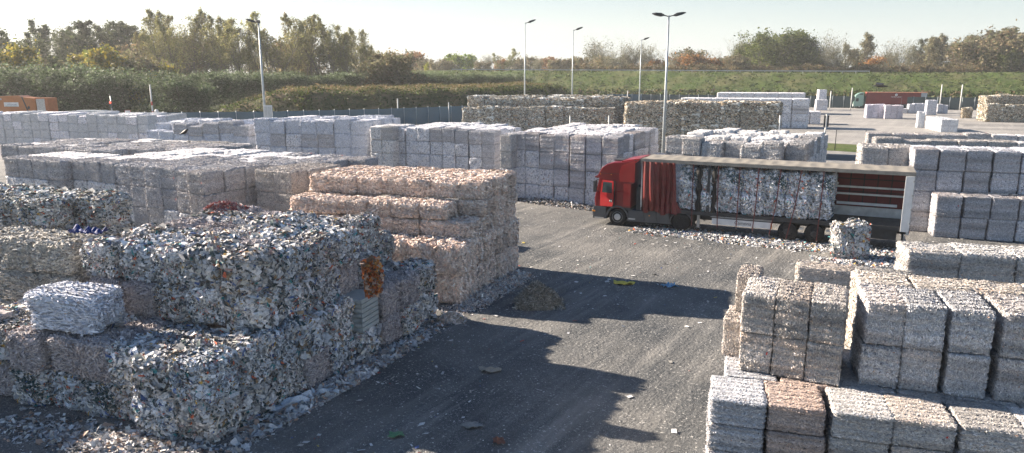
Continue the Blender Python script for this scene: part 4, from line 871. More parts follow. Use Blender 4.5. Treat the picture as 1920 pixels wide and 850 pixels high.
# ------------------------------------------------------------------ heaps, rags and loose litter
def heap(name, loc, rx, ry, h, n, pal, L0, W0, label, cat, seed, kind=None, tint=(1, 1, 1)):
    rng = np.random.default_rng(seed); pal = np.array(pal); q = 26
    u = np.linspace(-1, 1, q); X, Y = np.meshgrid(u, u); r = np.hypot(X, Y); P = np.c_[X.ravel(), Y.ravel(), 0 * X.ravel()]
    rr = np.clip(1 - r.ravel() ** 1.6 * (1 + .25 * wav(P, np.random.default_rng(seed), (2, 2, 2))), 0, 1) ** .8; Z = h * rr * (1 + .15 * wav(P, np.random.default_rng(seed + 1), (6, 6, 6))) - .04
    V = np.c_[X.ravel() * rx, Y.ravel() * ry, Z]; i = np.arange(q * q).reshape(q, q); F = np.c_[i[:-1, :-1].ravel(), i[:-1, 1:].ravel(), i[1:, 1:].ravel(), i[1:, :-1].ravel()]
    cc = np.clip(pal.mean(0)[None] * rng.uniform(.6, .9, (len(F), 1)), 0, 1)
    k = rng.integers(0, len(F), n); ab = rng.uniform(0, 1, (n, 2)); c = V[F[k, 0]] * ((1 - ab[:, :1]) * (1 - ab[:, 1:])) + V[F[k, 1]] * (ab[:, :1] * (1 - ab[:, 1:])) + V[F[k, 2]] * (ab[:, :1] * ab[:, 1:]) + V[F[k, 3]] * ((1 - ab[:, :1]) * ab[:, 1:])
    c[:, 2] += rng.uniform(0, .05, n); keep = (c[:, 2] > .0); c = c[keep]; n = len(c)
    m_ = np.array([0, 0, 1]) + .7 * rng.normal(size=(n, 3)); m_ /= np.linalg.norm(m_, axis=1, keepdims=True); t = rng.normal(size=(n, 3)); t -= m_ * (t * m_).sum(1, keepdims=True); t /= np.linalg.norm(t, axis=1, keepdims=True); s_ = np.cross(m_, t)
    sc = np.exp(rng.normal(0, .4, (n, 1))) / 2; l_, w_ = L0 * sc, W0 * sc; Q = np.stack([c - t * l_ - s_ * w_, c + t * l_ - s_ * w_, c + t * l_ + s_ * w_, c - t * l_ + s_ * w_], 1).reshape(-1, 3)
    Vt = np.concatenate([V, Q]); Ft = np.concatenate([F, np.arange(n * 4).reshape(n, 4) + len(V)]); Ct = np.concatenate([cc, pal[rng.integers(0, len(pal), n)] * rng.uniform(.8, 1.1, (n, 1))])
    o = bpy.data.objects.new(name, npmesh(name, Vt, Ft, M_PAPER, np.clip(Ct, 0, .9))); C.objects.link(o); o.location = loc; o.color = (*tint, 1); tag(o, label, cat, kind=kind); return o
PS = PAL['shred'][0]; PP = PAL['pink'][0]; PM = PAL['mixed'][0]; PW = PAL['white'][0]
heap('shredded_paper_heap', at(1012, 572) + Vector((0, 0, .04)), .95, .8, .78, 5200, [(.42, .38, .32), (.3, .27, .22), (.52, .47, .40), (.2, .18, .15)], .12, .018, 'brownish bushy heap of shredded strips lying on the open yard', 'paper heap', 31)
heap('paper_heap', at(845, 603) + Vector((0, 0, .03)), .55, .4, .30, 900, PP + [(.45, .35, .2)], .12, .03, 'small pale heap at the foot between colourful pile and pinkish stack', 'paper heap', 32)
def base_litter(name, p, q, wd, h, n, pal, L0, W0, label, seed):
    p, q = Vector(p), Vector(q); d = q - p; rz = math.atan2(d.y, d.x); o = heap(name, (p + q) / 2 + Vector((0, 0, .03)), d.length / 2, wd, h, n, pal, L0, W0, label, 'litter', seed, kind='stuff'); o.rotation_euler = (0, 0, rz)
base_litter('paper_drift', at(960, 372), at(1120, 392), 1.1, .22, 7000, PS + [(.12, .12, .11)] * 4, .12, .05, 'drift of grey scraps along the high grey stack', 41)
base_litter('paper_drift', at(850, 590), at(985, 512), .8, .18, 6000, PP + PS, .10, .03, 'pale scraps along the foot of the pinkish stack', 42)
base_litter('paper_drift', at(1190, 428), at(1700, 482), 1.5, .05, 14000, PM + [(.6, .6, .62), (.5, .5, .51), (.68, .68, .68)] * 8, .10, .05, 'white paper scraps strewn along the red lorry', 43)
base_litter('paper_drift', at(1520, 488), at(1690, 500), .8, .07, 3000, PM + [(.6, .6, .62)] * 20, .11, .05, 'scraps strewn round the lone bale', 44)
base_litter('paper_drift', at(420, 848), at(838, 604), .5, .10, 2500, PS, .13, .06, 'scraps along the foot of the colourful pile', 45)
base_litter('paper_drift', at(0, 790), at(400, 870), .8, .06, 2500, PS, .10, .05, 'scraps before the colourful pile at left', 46)
# loose flakes over the whole yard
rng = np.random.default_rng(77); n = 46000
px = rng.uniform(-60, 1980, n); py = 137 + 8.78 * FPX / np.exp(rng.uniform(math.log(15), math.log(75), n)); Yd = 8.78 * FPX / (py - 137); Xd = (px - 960) / FPX * Yd
pr_ = np.c_[Xd, Yd, 0 * Xd]; dens = np.clip(.28 + .30 * wav(pr_, rng, (.25, .25, .25)) + .16 * wav(pr_, rng, (1, 1, 1)), .02, 1)
dl = np.abs((Xd - org.x) * B_.x + (Yd - org.y) * B_.y + 2.2); al = (Xd - org.x) * A_.x + (Yd - org.y) * A_.y; dens += np.exp(-(dl / 2.2) ** 2) * ((al > 0) & (al < 18)) * .9
dens += .35 * np.exp(-(((Xd - 3) / 6) ** 2 + ((Yd - 31) / 4) ** 2)); k = rng.uniform(size=n) < dens; Xd, Yd = Xd[k], Yd[k]; n = len(Xd)
big = rng.uniform(size=n) < .10; sz = np.where(big, rng.uniform(.05, .16, n), rng.uniform(.012, .045, n))[:, None]; c = np.c_[Xd, Yd, zyard(Xd, Yd) + .015]
m_ = np.array([0, 0, 1]) + .18 * rng.normal(size=(n, 3)); m_ /= np.linalg.norm(m_, axis=1, keepdims=True); t = rng.normal(size=(n, 3)); t -= m_ * (t * m_).sum(1, keepdims=True); t /= np.linalg.norm(t, axis=1, keepdims=True); s_ = np.cross(m_, t)
w_ = sz * rng.uniform(.3, .8, (n, 1)) / 1.6; l_ = sz / 1.6; c[:, 2] += sz[:, 0] * .12
Q = np.stack([c - t * l_ - s_ * w_, c + t * l_ - s_ * w_ * .7, c + t * l_ + s_ * w_, c - t * l_ * .8 + s_ * w_], 1).reshape(-1, 3); palL = np.array([(.62, .62, .63), (.5, .5, .5), (.68, .67, .65), (.42, .40, .37), (.3, .29, .27), (.08, .3, .32), (.5, .4, .1), (.4, .07, .05), (.1, .15, .35)])
cl = palL[rng.choice(9, n, p=[.3, .22, .18, .12, .12, .015, .015, .015, .015])]
o = bpy.data.objects.new('loose_paper_litter', npmesh('loose_paper_litter', Q, np.arange(n * 4).reshape(n, 4), M_PAPER, cl)); C.objects.link(o); tag(o, 'loose paper flakes scattered over the yard', 'litter', kind='stuff')
def crumple(name, loc, rx, ry, h, col, label, cat, seed, rz=0, folds=5, tears=True):
    rng = np.random.default_rng(seed); q = 22; u = np.linspace(-1, 1, q); X, Y = np.meshgrid(u, u); P = np.c_[X.ravel(), Y.ravel(), 0 * X.ravel()]
    wob = 1 + .22 * wav(P * 1.0, rng, (1.6, 1.6, 1)); Z = np.abs(wav(P, rng, (folds, folds * .6, 1), 4)) * h + .02
    V = np.c_[P[:, 0] * rx * wob, P[:, 1] * ry * wob + .15 * ry * np.sin(P[:, 0] * 4), Z]; i = np.arange(q * q).reshape(q, q); F = np.c_[i[:-1, :-1].ravel(), i[:-1, 1:].ravel(), i[1:, 1:].ravel(), i[1:, :-1].ravel()]
    o = bpy.data.objects.new(name, npmesh(name, V, F, M_PAPER, np.tile(np.array(col), (len(F), 1)) * rng.uniform(.9, 1.05, (len(F), 1)))); C.objects.link(o)
    o.location = loc; o.rotation_euler = (0, 0, rz); sol = o.modifiers.new('thickness', 'SOLIDIFY'); sol.thickness = .006; tag(o, label, cat); return o
crumple('plastic_sheet', at(548, 762) + Vector((0, 0, .05)), .55, .16, .14, (.62, .66, .72), 'long white plastic sheet on the ground at the foot of the colourful pile, nearer one', 'sheet', 1, R(38), 4)
crumple('plastic_sheet', at(606, 740) + Vector((0, 0, .05)), .36, .16, .10, (.60, .66, .72), 'white plastic sheet on the ground right of the long one, farther up the pile', 'sheet', 2, R(15), 4)
crumple('plastic_sheet', at(650, 712) + Vector((0, 0, .05)), .20, .13, .07, (.62, .64, .66), 'small white sheet lying alone at the pile foot above the long one', 'sheet', 3, R(30), 3)
crumple('paper_sack', at(921, 698) + Vector((0, 0, .05)), .30, .13, .07, (.32, .29, .24), 'flattened brownish sack lying on the shaded yard', 'sack', 4, R(5), 3)
crumple('paper_sack', at(885, 803) + Vector((0, 0, .05)), .22, .15, .05, (.24, .24, .23), 'dull grey scrap lying in the shade near the bottom of the picture', 'sack', 5, R(20), 3)
crumple('plastic_bag', at(742, 819) + Vector((0, 0, .04)), .20, .13, .05, (.12, .26, .13), 'small green bag on the ground before the colourful pile', 'bag', 6, R(10), 3)
crumple('plastic_bag', at(1170, 535) + Vector((0, 0, .05)), .42, .18, .14, (.62, .50, .10), 'yellow bag lying on the yard at the shadow edge', 'bag', 7, R(-20), 4)
crumple('plastic_bag', at(1255, 540) + Vector((0, 0, .05)), .30, .14, .10, (.22, .40, .58), 'light blue bag lying right of the yellow one', 'bag', 8, R(10), 4)
crumple('plastic_bag', at(935, 832) + Vector((0, 0, .04)), .14, .12, .06, (.22, .10, .07), 'small brown red scrap at the bottom of the picture', 'bag', 9, 0, 3)
# things lying on or stuck in the colourful pile
crumple('tarpaulin', at(165, 440, 4.2) + Vector((0, 0, .03)), .50, .26, .13, (.04, .06, .20), 'dark blue tarpaulin scrap lying on top of the colourful pile', 'tarpaulin', 11, R(-8), 9)
heap('red_sacking', at(425, 392, 4.2) + Vector((0, 0, -.02)), .75, .3, .26, 1500, [(.42, .14, .13), (.5, .3, .28), (.34, .1, .1), (.55, .5, .5)], .10, .04, 'dull red shredded sacking on the far top edge of the colourful pile', 'sacking', 12)
ob_ = heap('orange_sacking', at(706, 520, 3.2) + Vector((-.12, .0, 0)), .30, .52, .22, 700, [(.5, .15, .04), (.42, .20, .06), (.34, .08, .03), (.4, .3, .25), (.12, .08, .06)], .12, .06, 'crumpled orange sacking stuck in the right end of the colourful pile', 'sacking', 13); ob_.rotation_euler = (R(82), 0, R(50))
# bale of folded grey sheets, low at the right side of the pile
fm = MB(); rr = random.Random(5)
for k in range(7):
    z = .30 * k * .5; hh = .15; n_ = 14; ring = []
    for i_ in range(n_):
        for j_ in range(5):
            an = math.pi * (j_ / 4 - .5); bulge = .055 * math.cos(an) + .02 * math.sin(i_ * 1.7 + k * 2); x_ = -.52 + 1.04 * i_ / (n_ - 1); ring.append((x_, -.50 - bulge, z + hh / 2 + math.sin(an) * hh * .5 + .018 * math.sin(i_ * .9 + k)))
    fs = [(i_ * 5 + j_, i_ * 5 + 5 + j_, i_ * 5 + 6 + j_, i_ * 5 + 1 + j_) for i_ in range(n_ - 1) for j_ in range(4)]
    fm.add(ring, fs, True); fm.box(-.52, .52, -.50, .5, z + .01, z + hh - .01)
fo = fm.build('folded_sheet_bale', mat('grey_sheets', (.33, .36, .36), .6, var=.12, scale=3, bump=.4), loc=(0, 0, 0)); q_ = at(402, 842); A2 = Vector((math.cos(R(-19)), math.sin(R(-19)), 0)); B2 = Vector((math.cos(R(64)), math.sin(R(64)), 0)); fo.location = q_ - A2 * .50 + B2 * 5.75 + Vector((-A2.y, A2.x, 0)) * .50 + Vector((0, 0, 1.0)); fo.rotation_euler = (0, 0, R(-19)); tag(fo, 'bale of neatly folded grey plastic sheets, low at the right end of the colourful pile', 'bale')
# ------------------------------------------------------------------ dike and bank
rd = np.random.default_rng(21)
def along(x0, y0, ang, L, prof, name, m, du=1.0, amp=.25, zscale=None, seed=1, lim=None):
    """earth bank: profile of (distance across, height) pushed along a line"""
    u = np.arange(0, L + du, du); ps = np.array(prof, float); t = np.concatenate([np.linspace(a, b, max(2, int(abs(b - a) / du * 1.2)), endpoint=False) for a, b in zip(ps[:-1, 0], ps[1:, 0])] + [[ps[-1, 0]]])
    U, T = np.meshgrid(u, t); Z = np.interp(T, ps[:, 0], ps[:, 1]); zs = 1 if zscale is None else zscale(U); Z = Z * zs
    nz = fbm2(U, T * 1.6, np.random.default_rng(seed), .9, 3) * amp + fbm2(U, T, np.random.default_rng(seed + 1), .12, 2) * amp * 1.2; edge = np.clip(Z / 1.0, 0, 1); Z = Z + nz * edge
    ca, sa = math.cos(R(ang)), math.sin(R(ang)); X = x0 + U * ca - T * sa; Y = y0 + U * sa + T * ca
    V = np.c_[X.ravel(), Y.ravel(), Z.ravel()]; ny, nx = U.shape; i = np.arange(nx * ny).reshape(ny, nx); F = np.c_[i[:-1, :-1].ravel(), i[:-1, 1:].ravel(), i[1:, 1:].ravel(), i[1:, :-1].ravel()]
    o = bpy.data.objects.new(name, npmesh(name, V, F, m, smooth=True)); C.objects.link(o); tag(o, kind='structure'); return o
along(-70, 278, -20, 420, [(0, 0), (3, .6), (24, 8.5), (27, 8.7), (33, 8.7), (40, 6), (52, 3), (60, 3)], 'dike', M_GRASS, 1.1, .30, lambda U: 1.12 - .12 * np.clip(U / 180, 0, 1))
BANK = [(-62, 128), (-50, 124), (-36, 123), (-22, 130), (-8, 142), (4, 158), (16, 186), (22, 212)]
def bank():
    pts = np.array(BANK, float); seg = np.r_[0, np.cumsum(np.hypot(*np.diff(pts, axis=0).T))]; L = seg[-1]; u = np.arange(0, L, .9); ps = np.array([(0, 0), (2.0, 1.2), (5.5, 4.9), (8, 5.4), (16, 5.7), (26, 4.0), (34, 3.5)])
    t = np.arange(0, 34, .9); U, T = np.meshgrid(u, t); cx = np.interp(U, seg, pts[:, 0]); cy = np.interp(U, seg, pts[:, 1]); e = .5
    dx = np.interp(U + e, seg, pts[:, 0]) - np.interp(U - e, seg, pts[:, 0]); dy = np.interp(U + e, seg, pts[:, 1]) - np.interp(U - e, seg, pts[:, 1]); ln = np.hypot(dx, dy); ln[ln == 0] = 1
    nxn, nyn = -dy / ln, dx / ln; Z = np.interp(T, ps[:, 0], ps[:, 1]); Z *= np.clip(U / 22, 0, 1) ** .8 * np.clip((L - U) / 16, 0, 1) ** .7
    Z = Z + (fbm2(U, T, np.random.default_rng(4), .5, 4) * .55) * np.clip(Z, 0, 1); X, Y = cx + nxn * T, cy + nyn * T
    ny, nx = U.shape; i = np.arange(nx * ny).reshape(ny, nx); F = np.c_[i[:-1, :-1].ravel(), i[:-1, 1:].ravel(), i[1:, 1:].ravel(), i[1:, :-1].ravel()]
    o = bpy.data.objects.new('grassy_bank', npmesh('grassy_bank', np.c_[X.ravel(), Y.ravel(), Z.ravel()], F, M_BANK, smooth=True)); C.objects.link(o); tag(o, kind='structure'); return X, Y, Z, T
bX, bY, bZ, bT = bank()
def leaf_cloud(name, c, size, pal, wt, seed, up=.4, aspect=.6, var=.25):
    rng = np.random.default_rng(seed); n = len(c); pal = np.array(pal, float); m_ = np.array([0, 0, up]) + rng.normal(size=(n, 3)); m_ /= np.linalg.norm(m_, axis=1, keepdims=True)
    t = rng.normal(size=(n, 3)); t -= m_ * (t * m_).sum(1, keepdims=True); t /= np.linalg.norm(t, axis=1, keepdims=True); s_ = np.cross(m_, t); sz = (size * np.exp(rng.normal(0, .35, n)))[:, None] / 2
    Q = np.stack([c - t * sz, c - s_ * sz * aspect, c + t * sz, c + s_ * sz * aspect], 1).reshape(-1, 3); cl = pal[rng.choice(len(pal), n, p=np.array(wt) / sum(wt))] * rng.uniform(1 - var, 1 + var, (n, 1))
    return Q, np.arange(n * 4).reshape(n, 4), cl
def stuff_cloud(name, c, size, pal, wt, seed, label, up=.4, aspect=.6):
    Q, F, cl = leaf_cloud(name, c, size, pal, wt, seed, up, aspect); o = bpy.data.objects.new(name, npmesh(name, Q, F, M_LEAF, cl)); C.objects.link(o); tag(o, label, 'ground cover', kind='stuff'); return o
rng = np.random.default_rng(8); k = rng.integers(0, bX.size, 70000); P = np.c_[bX.ravel()[k], bY.ravel()[k], bZ.ravel()[k]]; tt = bT.ravel()[k]; P += rng.normal(0, .5, P.shape) * (1, 1, .35); P[:, 2] += .25
m1 = (tt < 9) & (P[:, 2] > .3); stuff_cloud('bramble_cover', P[m1], .34, [(.05, .075, .02), (.035, .05, .015), (.10, .14, .03), (.07, .06, .03), (.14, .12, .07)], [3, 3, 1.6, 1.2, .6], 1, 'dark brambles and weeds covering the front of the bank')
m2 = (tt >= 8) & (tt < 22) & (P[:, 2] > 1); stuff_cloud('dry_grass', P[m2] + (0, 0, .1), .36, [(.22, .17, .09), (.15, .14, .06), (.26, .17, .11), (.09, .11, .03)], [2, 2, 1, 2], 2, 'dry brownish weeds on the crown of the bank', 0, .3)
# weeds at the dike foot
n = 9000; u = rng.uniform(60, 330, n); v = rng.uniform(-2, 9, n); ca, sa = math.cos(R(-20)), math.sin(R(-20)); P = np.c_[-70 + u * ca - v * sa, 278 + u * sa + v * ca, np.interp(v, [-3, 0, 3, 24], [0.1, .2, .9, 8.6]) + rng.uniform(0, .7, n)]
stuff_cloud('dike_weeds', P, .9, [(.04, .06, .02), (.07, .10, .03), (.18, .13, .07), (.12, .12, .05)], [3, 3, 1, 1], 3, 'weeds and bushes along the foot of the dike')
n = 16000; u = rng.uniform(40, 380, n); v = rng.uniform(3, 30, n); P = np.c_[-70 + u * ca - v * sa, 278 + u * sa + v * ca, np.interp(v, [0, 3, 24, 27, 33], [0, .6, 8.5, 8.7, 8.7]) * (1.12 - .12 * np.clip(u / 180, 0, 1)) + rng.uniform(0, .3, n)]
stuff_cloud('dike_grass', P, .8, [(.055, .085, .02), (.10, .14, .04), (.04, .06, .02), (.15, .16, .07)], [3, 3, 2, 1], 5, 'tufted grass on the slope of the dike', 1.5, .35)
# guard rail on the dike crest
gr = empty('guard_rail', (0, 0, 0)); tag(gr, 'grey steel guard rail running along the top of the dike', 'guard rail')
rl = MB(); pl = []
for u in np.arange(40, 192, 4.0):
    zc = 8.6 * (1.12 - .12 * min(1, u / 180)); p = Vector((-70 + u * ca - 26 * sa, 278 + u * sa + 26 * ca, zc)); pl.append(p)
    MB().bar(p, p + Vector((0, 0, .9)), .14).build('rail_post', M_STEEL, gr)
for a, b in zip(pl[:-1], pl[1:]): rl.bar(a + Vector((0, -.1, .75)), b + Vector((0, -.1, .75)), .06, .34)
rl.build('rail', M_STEEL, gr)
# ------------------------------------------------------------------ trees
def make_tree(seed, H, spread, stems=1, fork=.25, up=.75, lv=2, nb=16, leafn=3500, lsize=.4, pal=((.07, .1, .03),), wt=(1,), fill=1.0, twig=.03, rtrunk=.22, droop=0, wide=1.0, lean=0, shape='oval', skirt=False):
    rng = random.Random(seed); nr = np.random.default_rng(seed); M = MB(); tips = []
    def branch(p, d, L, r, depth, n=5):
        pts = [p]; q = p.copy(); dd = d.normalized()
        for i in range(n):
            dd = (dd + Vector((rng.gauss(0, .16), rng.gauss(0, .16), rng.gauss(0, .08) + (.10 if depth < 2 else .03) - droop * (depth > 0) * .2))).normalized(); q = q + dd * L / n; pts.append(q.copy())
        M.tube(pts, [max(r * (1 - .8 * i / n), twig * .5) for i in range(n + 1)], 5 if depth == 0 else 3, cap=False, smooth=False)
        if depth >= lv:
            for i in range(1, n + 1): tips.append((pts[i], L))
            return
        m = nb if depth == 0 else max(4, int(nb * .4))
        for k in range(m):
            f = (fork if depth == 0 else .25) + (1 - (fork if depth == 0 else .25)) * (k + rng.random()) / m; i = min(n - 1, int(f * n)); b = pts[i].lerp(pts[i + 1], f * n - i)
            az = rng.uniform(0, 6.283); dirn = (pts[i + 1] - pts[i]).normalized(); side = Vector((math.cos(az), math.sin(az), 0))
            nd = (dirn * up + side * (1 - up) * 1.6 + Vector((0, 0, .15))).normalized()
            env = {'oval': math.sin(math.pi * min(1, .22 + .78 * f)) * .8 + .25, 'cone': 1.1 - .8 * f, 'fan': .35 + .75 * f, 'col': .6}[shape]
            branch(b, nd, (spread if depth == 0 else L * .55) * env * rng.uniform(.7, 1.2), max(r * .45 * (1 - .5 * f), twig), depth + 1, 4)
    for s_ in range(stems):
        az = 6.283 * s_ / stems + rng.random(); out = 0 if stems == 1 else .22 * wide
        branch(Vector((0, 0, -.2)), Vector((math.cos(az) * out + lean, math.sin(az) * out, 1)), H * rng.uniform(.82, .98) * (.98 if stems == 1 else .9), rtrunk * rng.uniform(.7, 1), 0, 7)
    tk = M.build('trunk', M_BARK)
    T_ = np.array([t[0] for t in tips]); Ls = np.array([t[1] for t in tips]); k = nr.integers(0, len(T_), leafn); c = T_[k] + nr.normal(size=(leafn, 3)) * (Ls[k][:, None] * .22 * fill + .12)
    if skirt: c = np.concatenate([c, nr.normal(size=(leafn // 3, 3)) * (spread * .55, spread * .55, H * .12) + (0, 0, H * .25)])
    c = c[(c[:, 2] > .1)]; leafn = len(c); pal = np.array(pal, float); Q, F, cl = leaf_cloud('x', c, lsize, pal, wt, seed)
    cl *= (1 + .22 * wav(c, nr, (.35, .35, .35)))[:, None]      # clumps of lighter and darker leaves
    ob = bpy.data.objects.new('crown', npmesh('crown', Q, F, M_LEAF, np.clip(cl, .01, .9))); C.objects.link(ob)
    return tk, ob
OL = [(.26, .27, .11), (.20, .22, .09), (.32, .31, .16), (.28, .24, .10)]
KIND = {
 'tall_willow': dict(H=21, spread=5.2, stems=3, fork=.28, up=.72, nb=15, leafn=6500, lsize=.27, pal=OL, wt=(3, 3, 1.5, 1), fill=.6, twig=.03, wide=.7, shape='oval'),
 'tall_poplar': dict(H=22, spread=4.2, stems=2, fork=.2, up=.78, nb=18, leafn=5500, lsize=.27, pal=[(.22, .22, .10), (.30, .24, .14), (.17, .18, .08)], wt=(3, 2, 2), twig=.035, wide=.6),
 'dark_tree': dict(H=19, spread=4.4, stems=2, fork=.12, up=.62, nb=16, leafn=8000, lsize=.32, pal=[(.07, .09, .04), (.10, .12, .055), (.15, .16, .075)], wt=(3, 3, 1), fill=1.1),
 'round_willow': dict(H=17, spread=7.2, stems=4, fork=.08, up=.6, nb=15, leafn=12000, lsize=.42, pal=[(.10, .13, .03), (.15, .17, .045), (.06, .085, .025)], wt=(3, 2, 2), fill=.95, wide=1.5, skirt=True),
 'bare_willow': dict(H=16, spread=7.0, stems=4, fork=.12, up=.62, nb=15, leafn=12000, lsize=.30, pal=[(.27, .26, .18), (.19, .20, .12), (.34, .31, .23)], wt=(2, 3, 1), fill=.8, twig=.05, wide=1.6, shape='fan', rtrunk=.35),
 'silver_shrub': dict(H=7.5, spread=3.6, stems=7, fork=.1, up=.62, nb=8, leafn=9500, lsize=.21, pal=[(.105, .14, .065), (.16, .19, .11), (.065, .09, .04), (.26, .29, .20)], wt=(4, 3, 2, .8), fill=1.1, wide=2.2, rtrunk=.09, twig=.02, skirt=True),
 'yellow_tree': dict(H=10, spread=4.0, stems=2, fork=.15, up=.6, nb=12, leafn=4500, lsize=.38, pal=[(.40, .30, .05), (.28, .25, .06), (.16, .18, .05)], wt=(3, 2, 2), fill=1.1, wide=1),
 'orange_tree': dict(H=10, spread=4.6, stems=3, fork=.1, up=.55, nb=12, leafn=5500, lsize=.42, pal=[(.42, .19, .05), (.30, .17, .07), (.18, .15, .06)], wt=(3, 2, 2), fill=1.2, wide=1.4, skirt=True),
 'brown_tree': dict(H=11, spread=4.8, stems=3, fork=.1, up=.58, nb=12, leafn=5200, lsize=.40, pal=[(.22, .19, .11), (.28, .21, .13), (.16, .17, .08), (.32, .28, .19)], wt=(3, 2, 3, 1), fill=1.1, wide=1.4, skirt=True),
 'leaning_tree': dict(H=15, spread=3.8, stems=2, fork=.2, up=.72, nb=14, leafn=6500, lsize=.27, pal=[(.26, .25, .16), (.18, .19, .10), (.30, .24, .14)], wt=(2, 2, 1), twig=.045, wide=.8, lean=.22, rtrunk=.25),
}
NAMEK = {'tall_willow': 'willow_tree', 'tall_poplar': 'poplar_tree', 'dark_tree': 'dense_tree', 'round_willow': 'willow_tree', 'bare_willow': 'willow_tree', 'silver_shrub': 'shrub', 'yellow_tree': 'autumn_tree', 'orange_tree': 'autumn_tree', 'brown_tree': 'bushy_tree', 'leaning_tree': 'leaning_tree'}
LOOKK = {'tall_willow': 'tall thin olive tree', 'tall_poplar': 'tall twiggy tree', 'dark_tree': 'dark dense tree', 'round_willow': 'broad leafy green willow', 'bare_willow': 'nearly bare spreading willow', 'silver_shrub': 'grey green willow shrub', 'yellow_tree': 'yellow autumn tree', 'orange_tree': 'orange autumn tree', 'brown_tree': 'brownish bushy tree', 'leaning_tree': 'wind-bent leaning tree'}
TP = {}; TOPH = {}
for kk, (kn, kw) in enumerate(KIND.items()):
    TP[kn] = []
    for v in range(2 if kn in ('round_willow', 'yellow_tree', 'orange_tree') else 3):
        tk, cr = make_tree(900 + kk * 10 + v, **kw); t = empty('x'); tk.parent = t; cr.parent = t; TP[kn].append(t); TOPH.setdefault(kn, []).append(float(np.percentile([v.co.z for v in cr.data.vertices], 99.5)))
def px_tree(kn, px, top, base_z, Y, region, w_=1.0, tint=(1, 1, 1)):
    """tree at depth Y in pixel column px whose top shows at row top"""
    zt = CAM_H + (YH - top) / FPX * (Y) ; h = zt - base_z; TREES.append((kn, px, Y, base_z, h, region, w_, tint))
TREES = []
rt = random.Random(4)
# tall trees of the left wood
for px, top, kn in ((262, 62, 'tall_poplar'), (285, 28, 'tall_willow'), (318, 45, 'tall_willow'), (348, 30, 'tall_poplar'), (372, 26, 'tall_willow'), (398, 38, 'tall_willow'), (425, 55, 'tall_willow'), (447, 42, 'tall_willow'), (470, 48, 'tall_poplar'), (492, 75, 'tall_willow'), (517, 34, 'tall_willow'), (545, 48, 'tall_willow'), (572, 38, 'tall_poplar'), (600, 38, 'tall_willow'), (623, 42, 'tall_willow'), (648, 55, 'tall_willow'), (668, 60, 'tall_willow'), (690, 88, 'tall_willow')):
    px_tree(kn, px, top - 2, 2, 205 + rt.uniform(-12, 14), 'in the tall wood at left', rt.uniform(.85, 1.15), (1.05, 1.0, .95))
for px, top in ((-10, 70), (12, 72), (32, 52), (58, 75), (82, 68), (102, 46), (122, 62), (138, 44), (158, 55), (178, 72), (200, 50), (218, 56), (236, 50), (250, 78), (275, 70), (305, 72), (340, 75), (380, 78), (430, 82), (480, 85), (530, 82), (580, 82), (630, 85), (670, 92), (705, 100), (728, 104)):
    px_tree('dark_tree' if px < 245 else rt.choice(['brown_tree', 'tall_willow', 'dark_tree']), px, top, 1, 222 + rt.uniform(0, 25), 'at the back of the left wood', rt.uniform(.9, 1.3), (1.15, 1.1, 1.0) if px > 245 else (1, 1, 1))
for px, top, kn in ((8, 84, 'yellow_tree'), (38, 118, 'yellow_tree'), (75, 112, 'brown_tree'), (110, 116, 'brown_tree'), (190, 98, 'yellow_tree'), (212, 92, 'yellow_tree'), (240, 100, 'brown_tree'), (262, 112, 'brown_tree'), (150, 108, 'dark_tree'), (300, 120, 'yellow_tree'), (700, 112, 'brown_tree'), (745, 100, 'brown_tree')):
    px_tree(kn, px, top, 1, 175 + rt.uniform(-5, 15), 'in the lower front of the left wood', rt.uniform(1.0, 1.3), (.9, .95, .9))
# willow shrubs before the wood
for i, (px, top, Y) in enumerate([(-5, 138, 150), (30, 133, 150), (62, 130, 148), (95, 138, 146), (125, 130, 150), (155, 140, 144), (185, 132, 150), (215, 138, 146), (325, 133, 142), (350, 142, 140), (388, 133, 150), (415, 138, 154), (445, 136, 160), (475, 140, 164), (505, 140, 168), (535, 138, 170), (565, 142, 172), (595, 140, 175), (625, 141, 178), (655, 140, 180)] + [(682 + 24 * k, 137 + (k % 3) * 1.5 + k * .3, 184 + k * 3) for k in range(13)]):
    px_tree('silver_shrub', px, top - 2 + rt.uniform(-5, 5) * (px < 680), 0 if px < 380 else 2.5, Y, 'in the row before the wood', rt.uniform(1.2, 1.5), (.95, 1, 1))
px_tree('yellow_tree', 272, 150, 0, 150, 'beside the path gap at left', .9, (.8, .95, .8))
for px, top in ((25, 165), (80, 170), (130, 165), (170, 168), (200, 160), (310, 160)): px_tree('silver_shrub', px, top, 0, 148, 'low at the foot of the shrub row', 1.3)
# far trees at the centre
for px, top, kn in ((760, 106, 'brown_tree'), (738, 112, 'orange_tree'), (775, 100, 'orange_tree'), (795, 112, 'brown_tree'), (816, 117, 'brown_tree'), (850, 103, 'yellow_tree'), (880, 104, 'yellow_tree'), (905, 116, 'brown_tree'), (918, 104, 'bare_willow'), (948, 94, 'tall_willow'), (935, 112, 'orange_tree'), (968, 112, 'brown_tree'), (990, 108, 'brown_tree'), (1012, 110, 'bare_willow'), (1030, 109, 'orange_tree'), (1052, 112, 'brown_tree'), (1078, 110, 'brown_tree'), (835, 113, 'brown_tree')):
    px_tree(kn, px, top, 5, 350 + rt.uniform(-25, 40), 'on the far centre skyline', rt.uniform(.95, 1.3), (.62, 1.0, .55) if kn == 'yellow_tree' else (1, 1, 1))
px_tree('yellow_tree', 801, 119, 7, 300, 'alone and tiny at the dike crest', .5, (1, 1.2, .8))
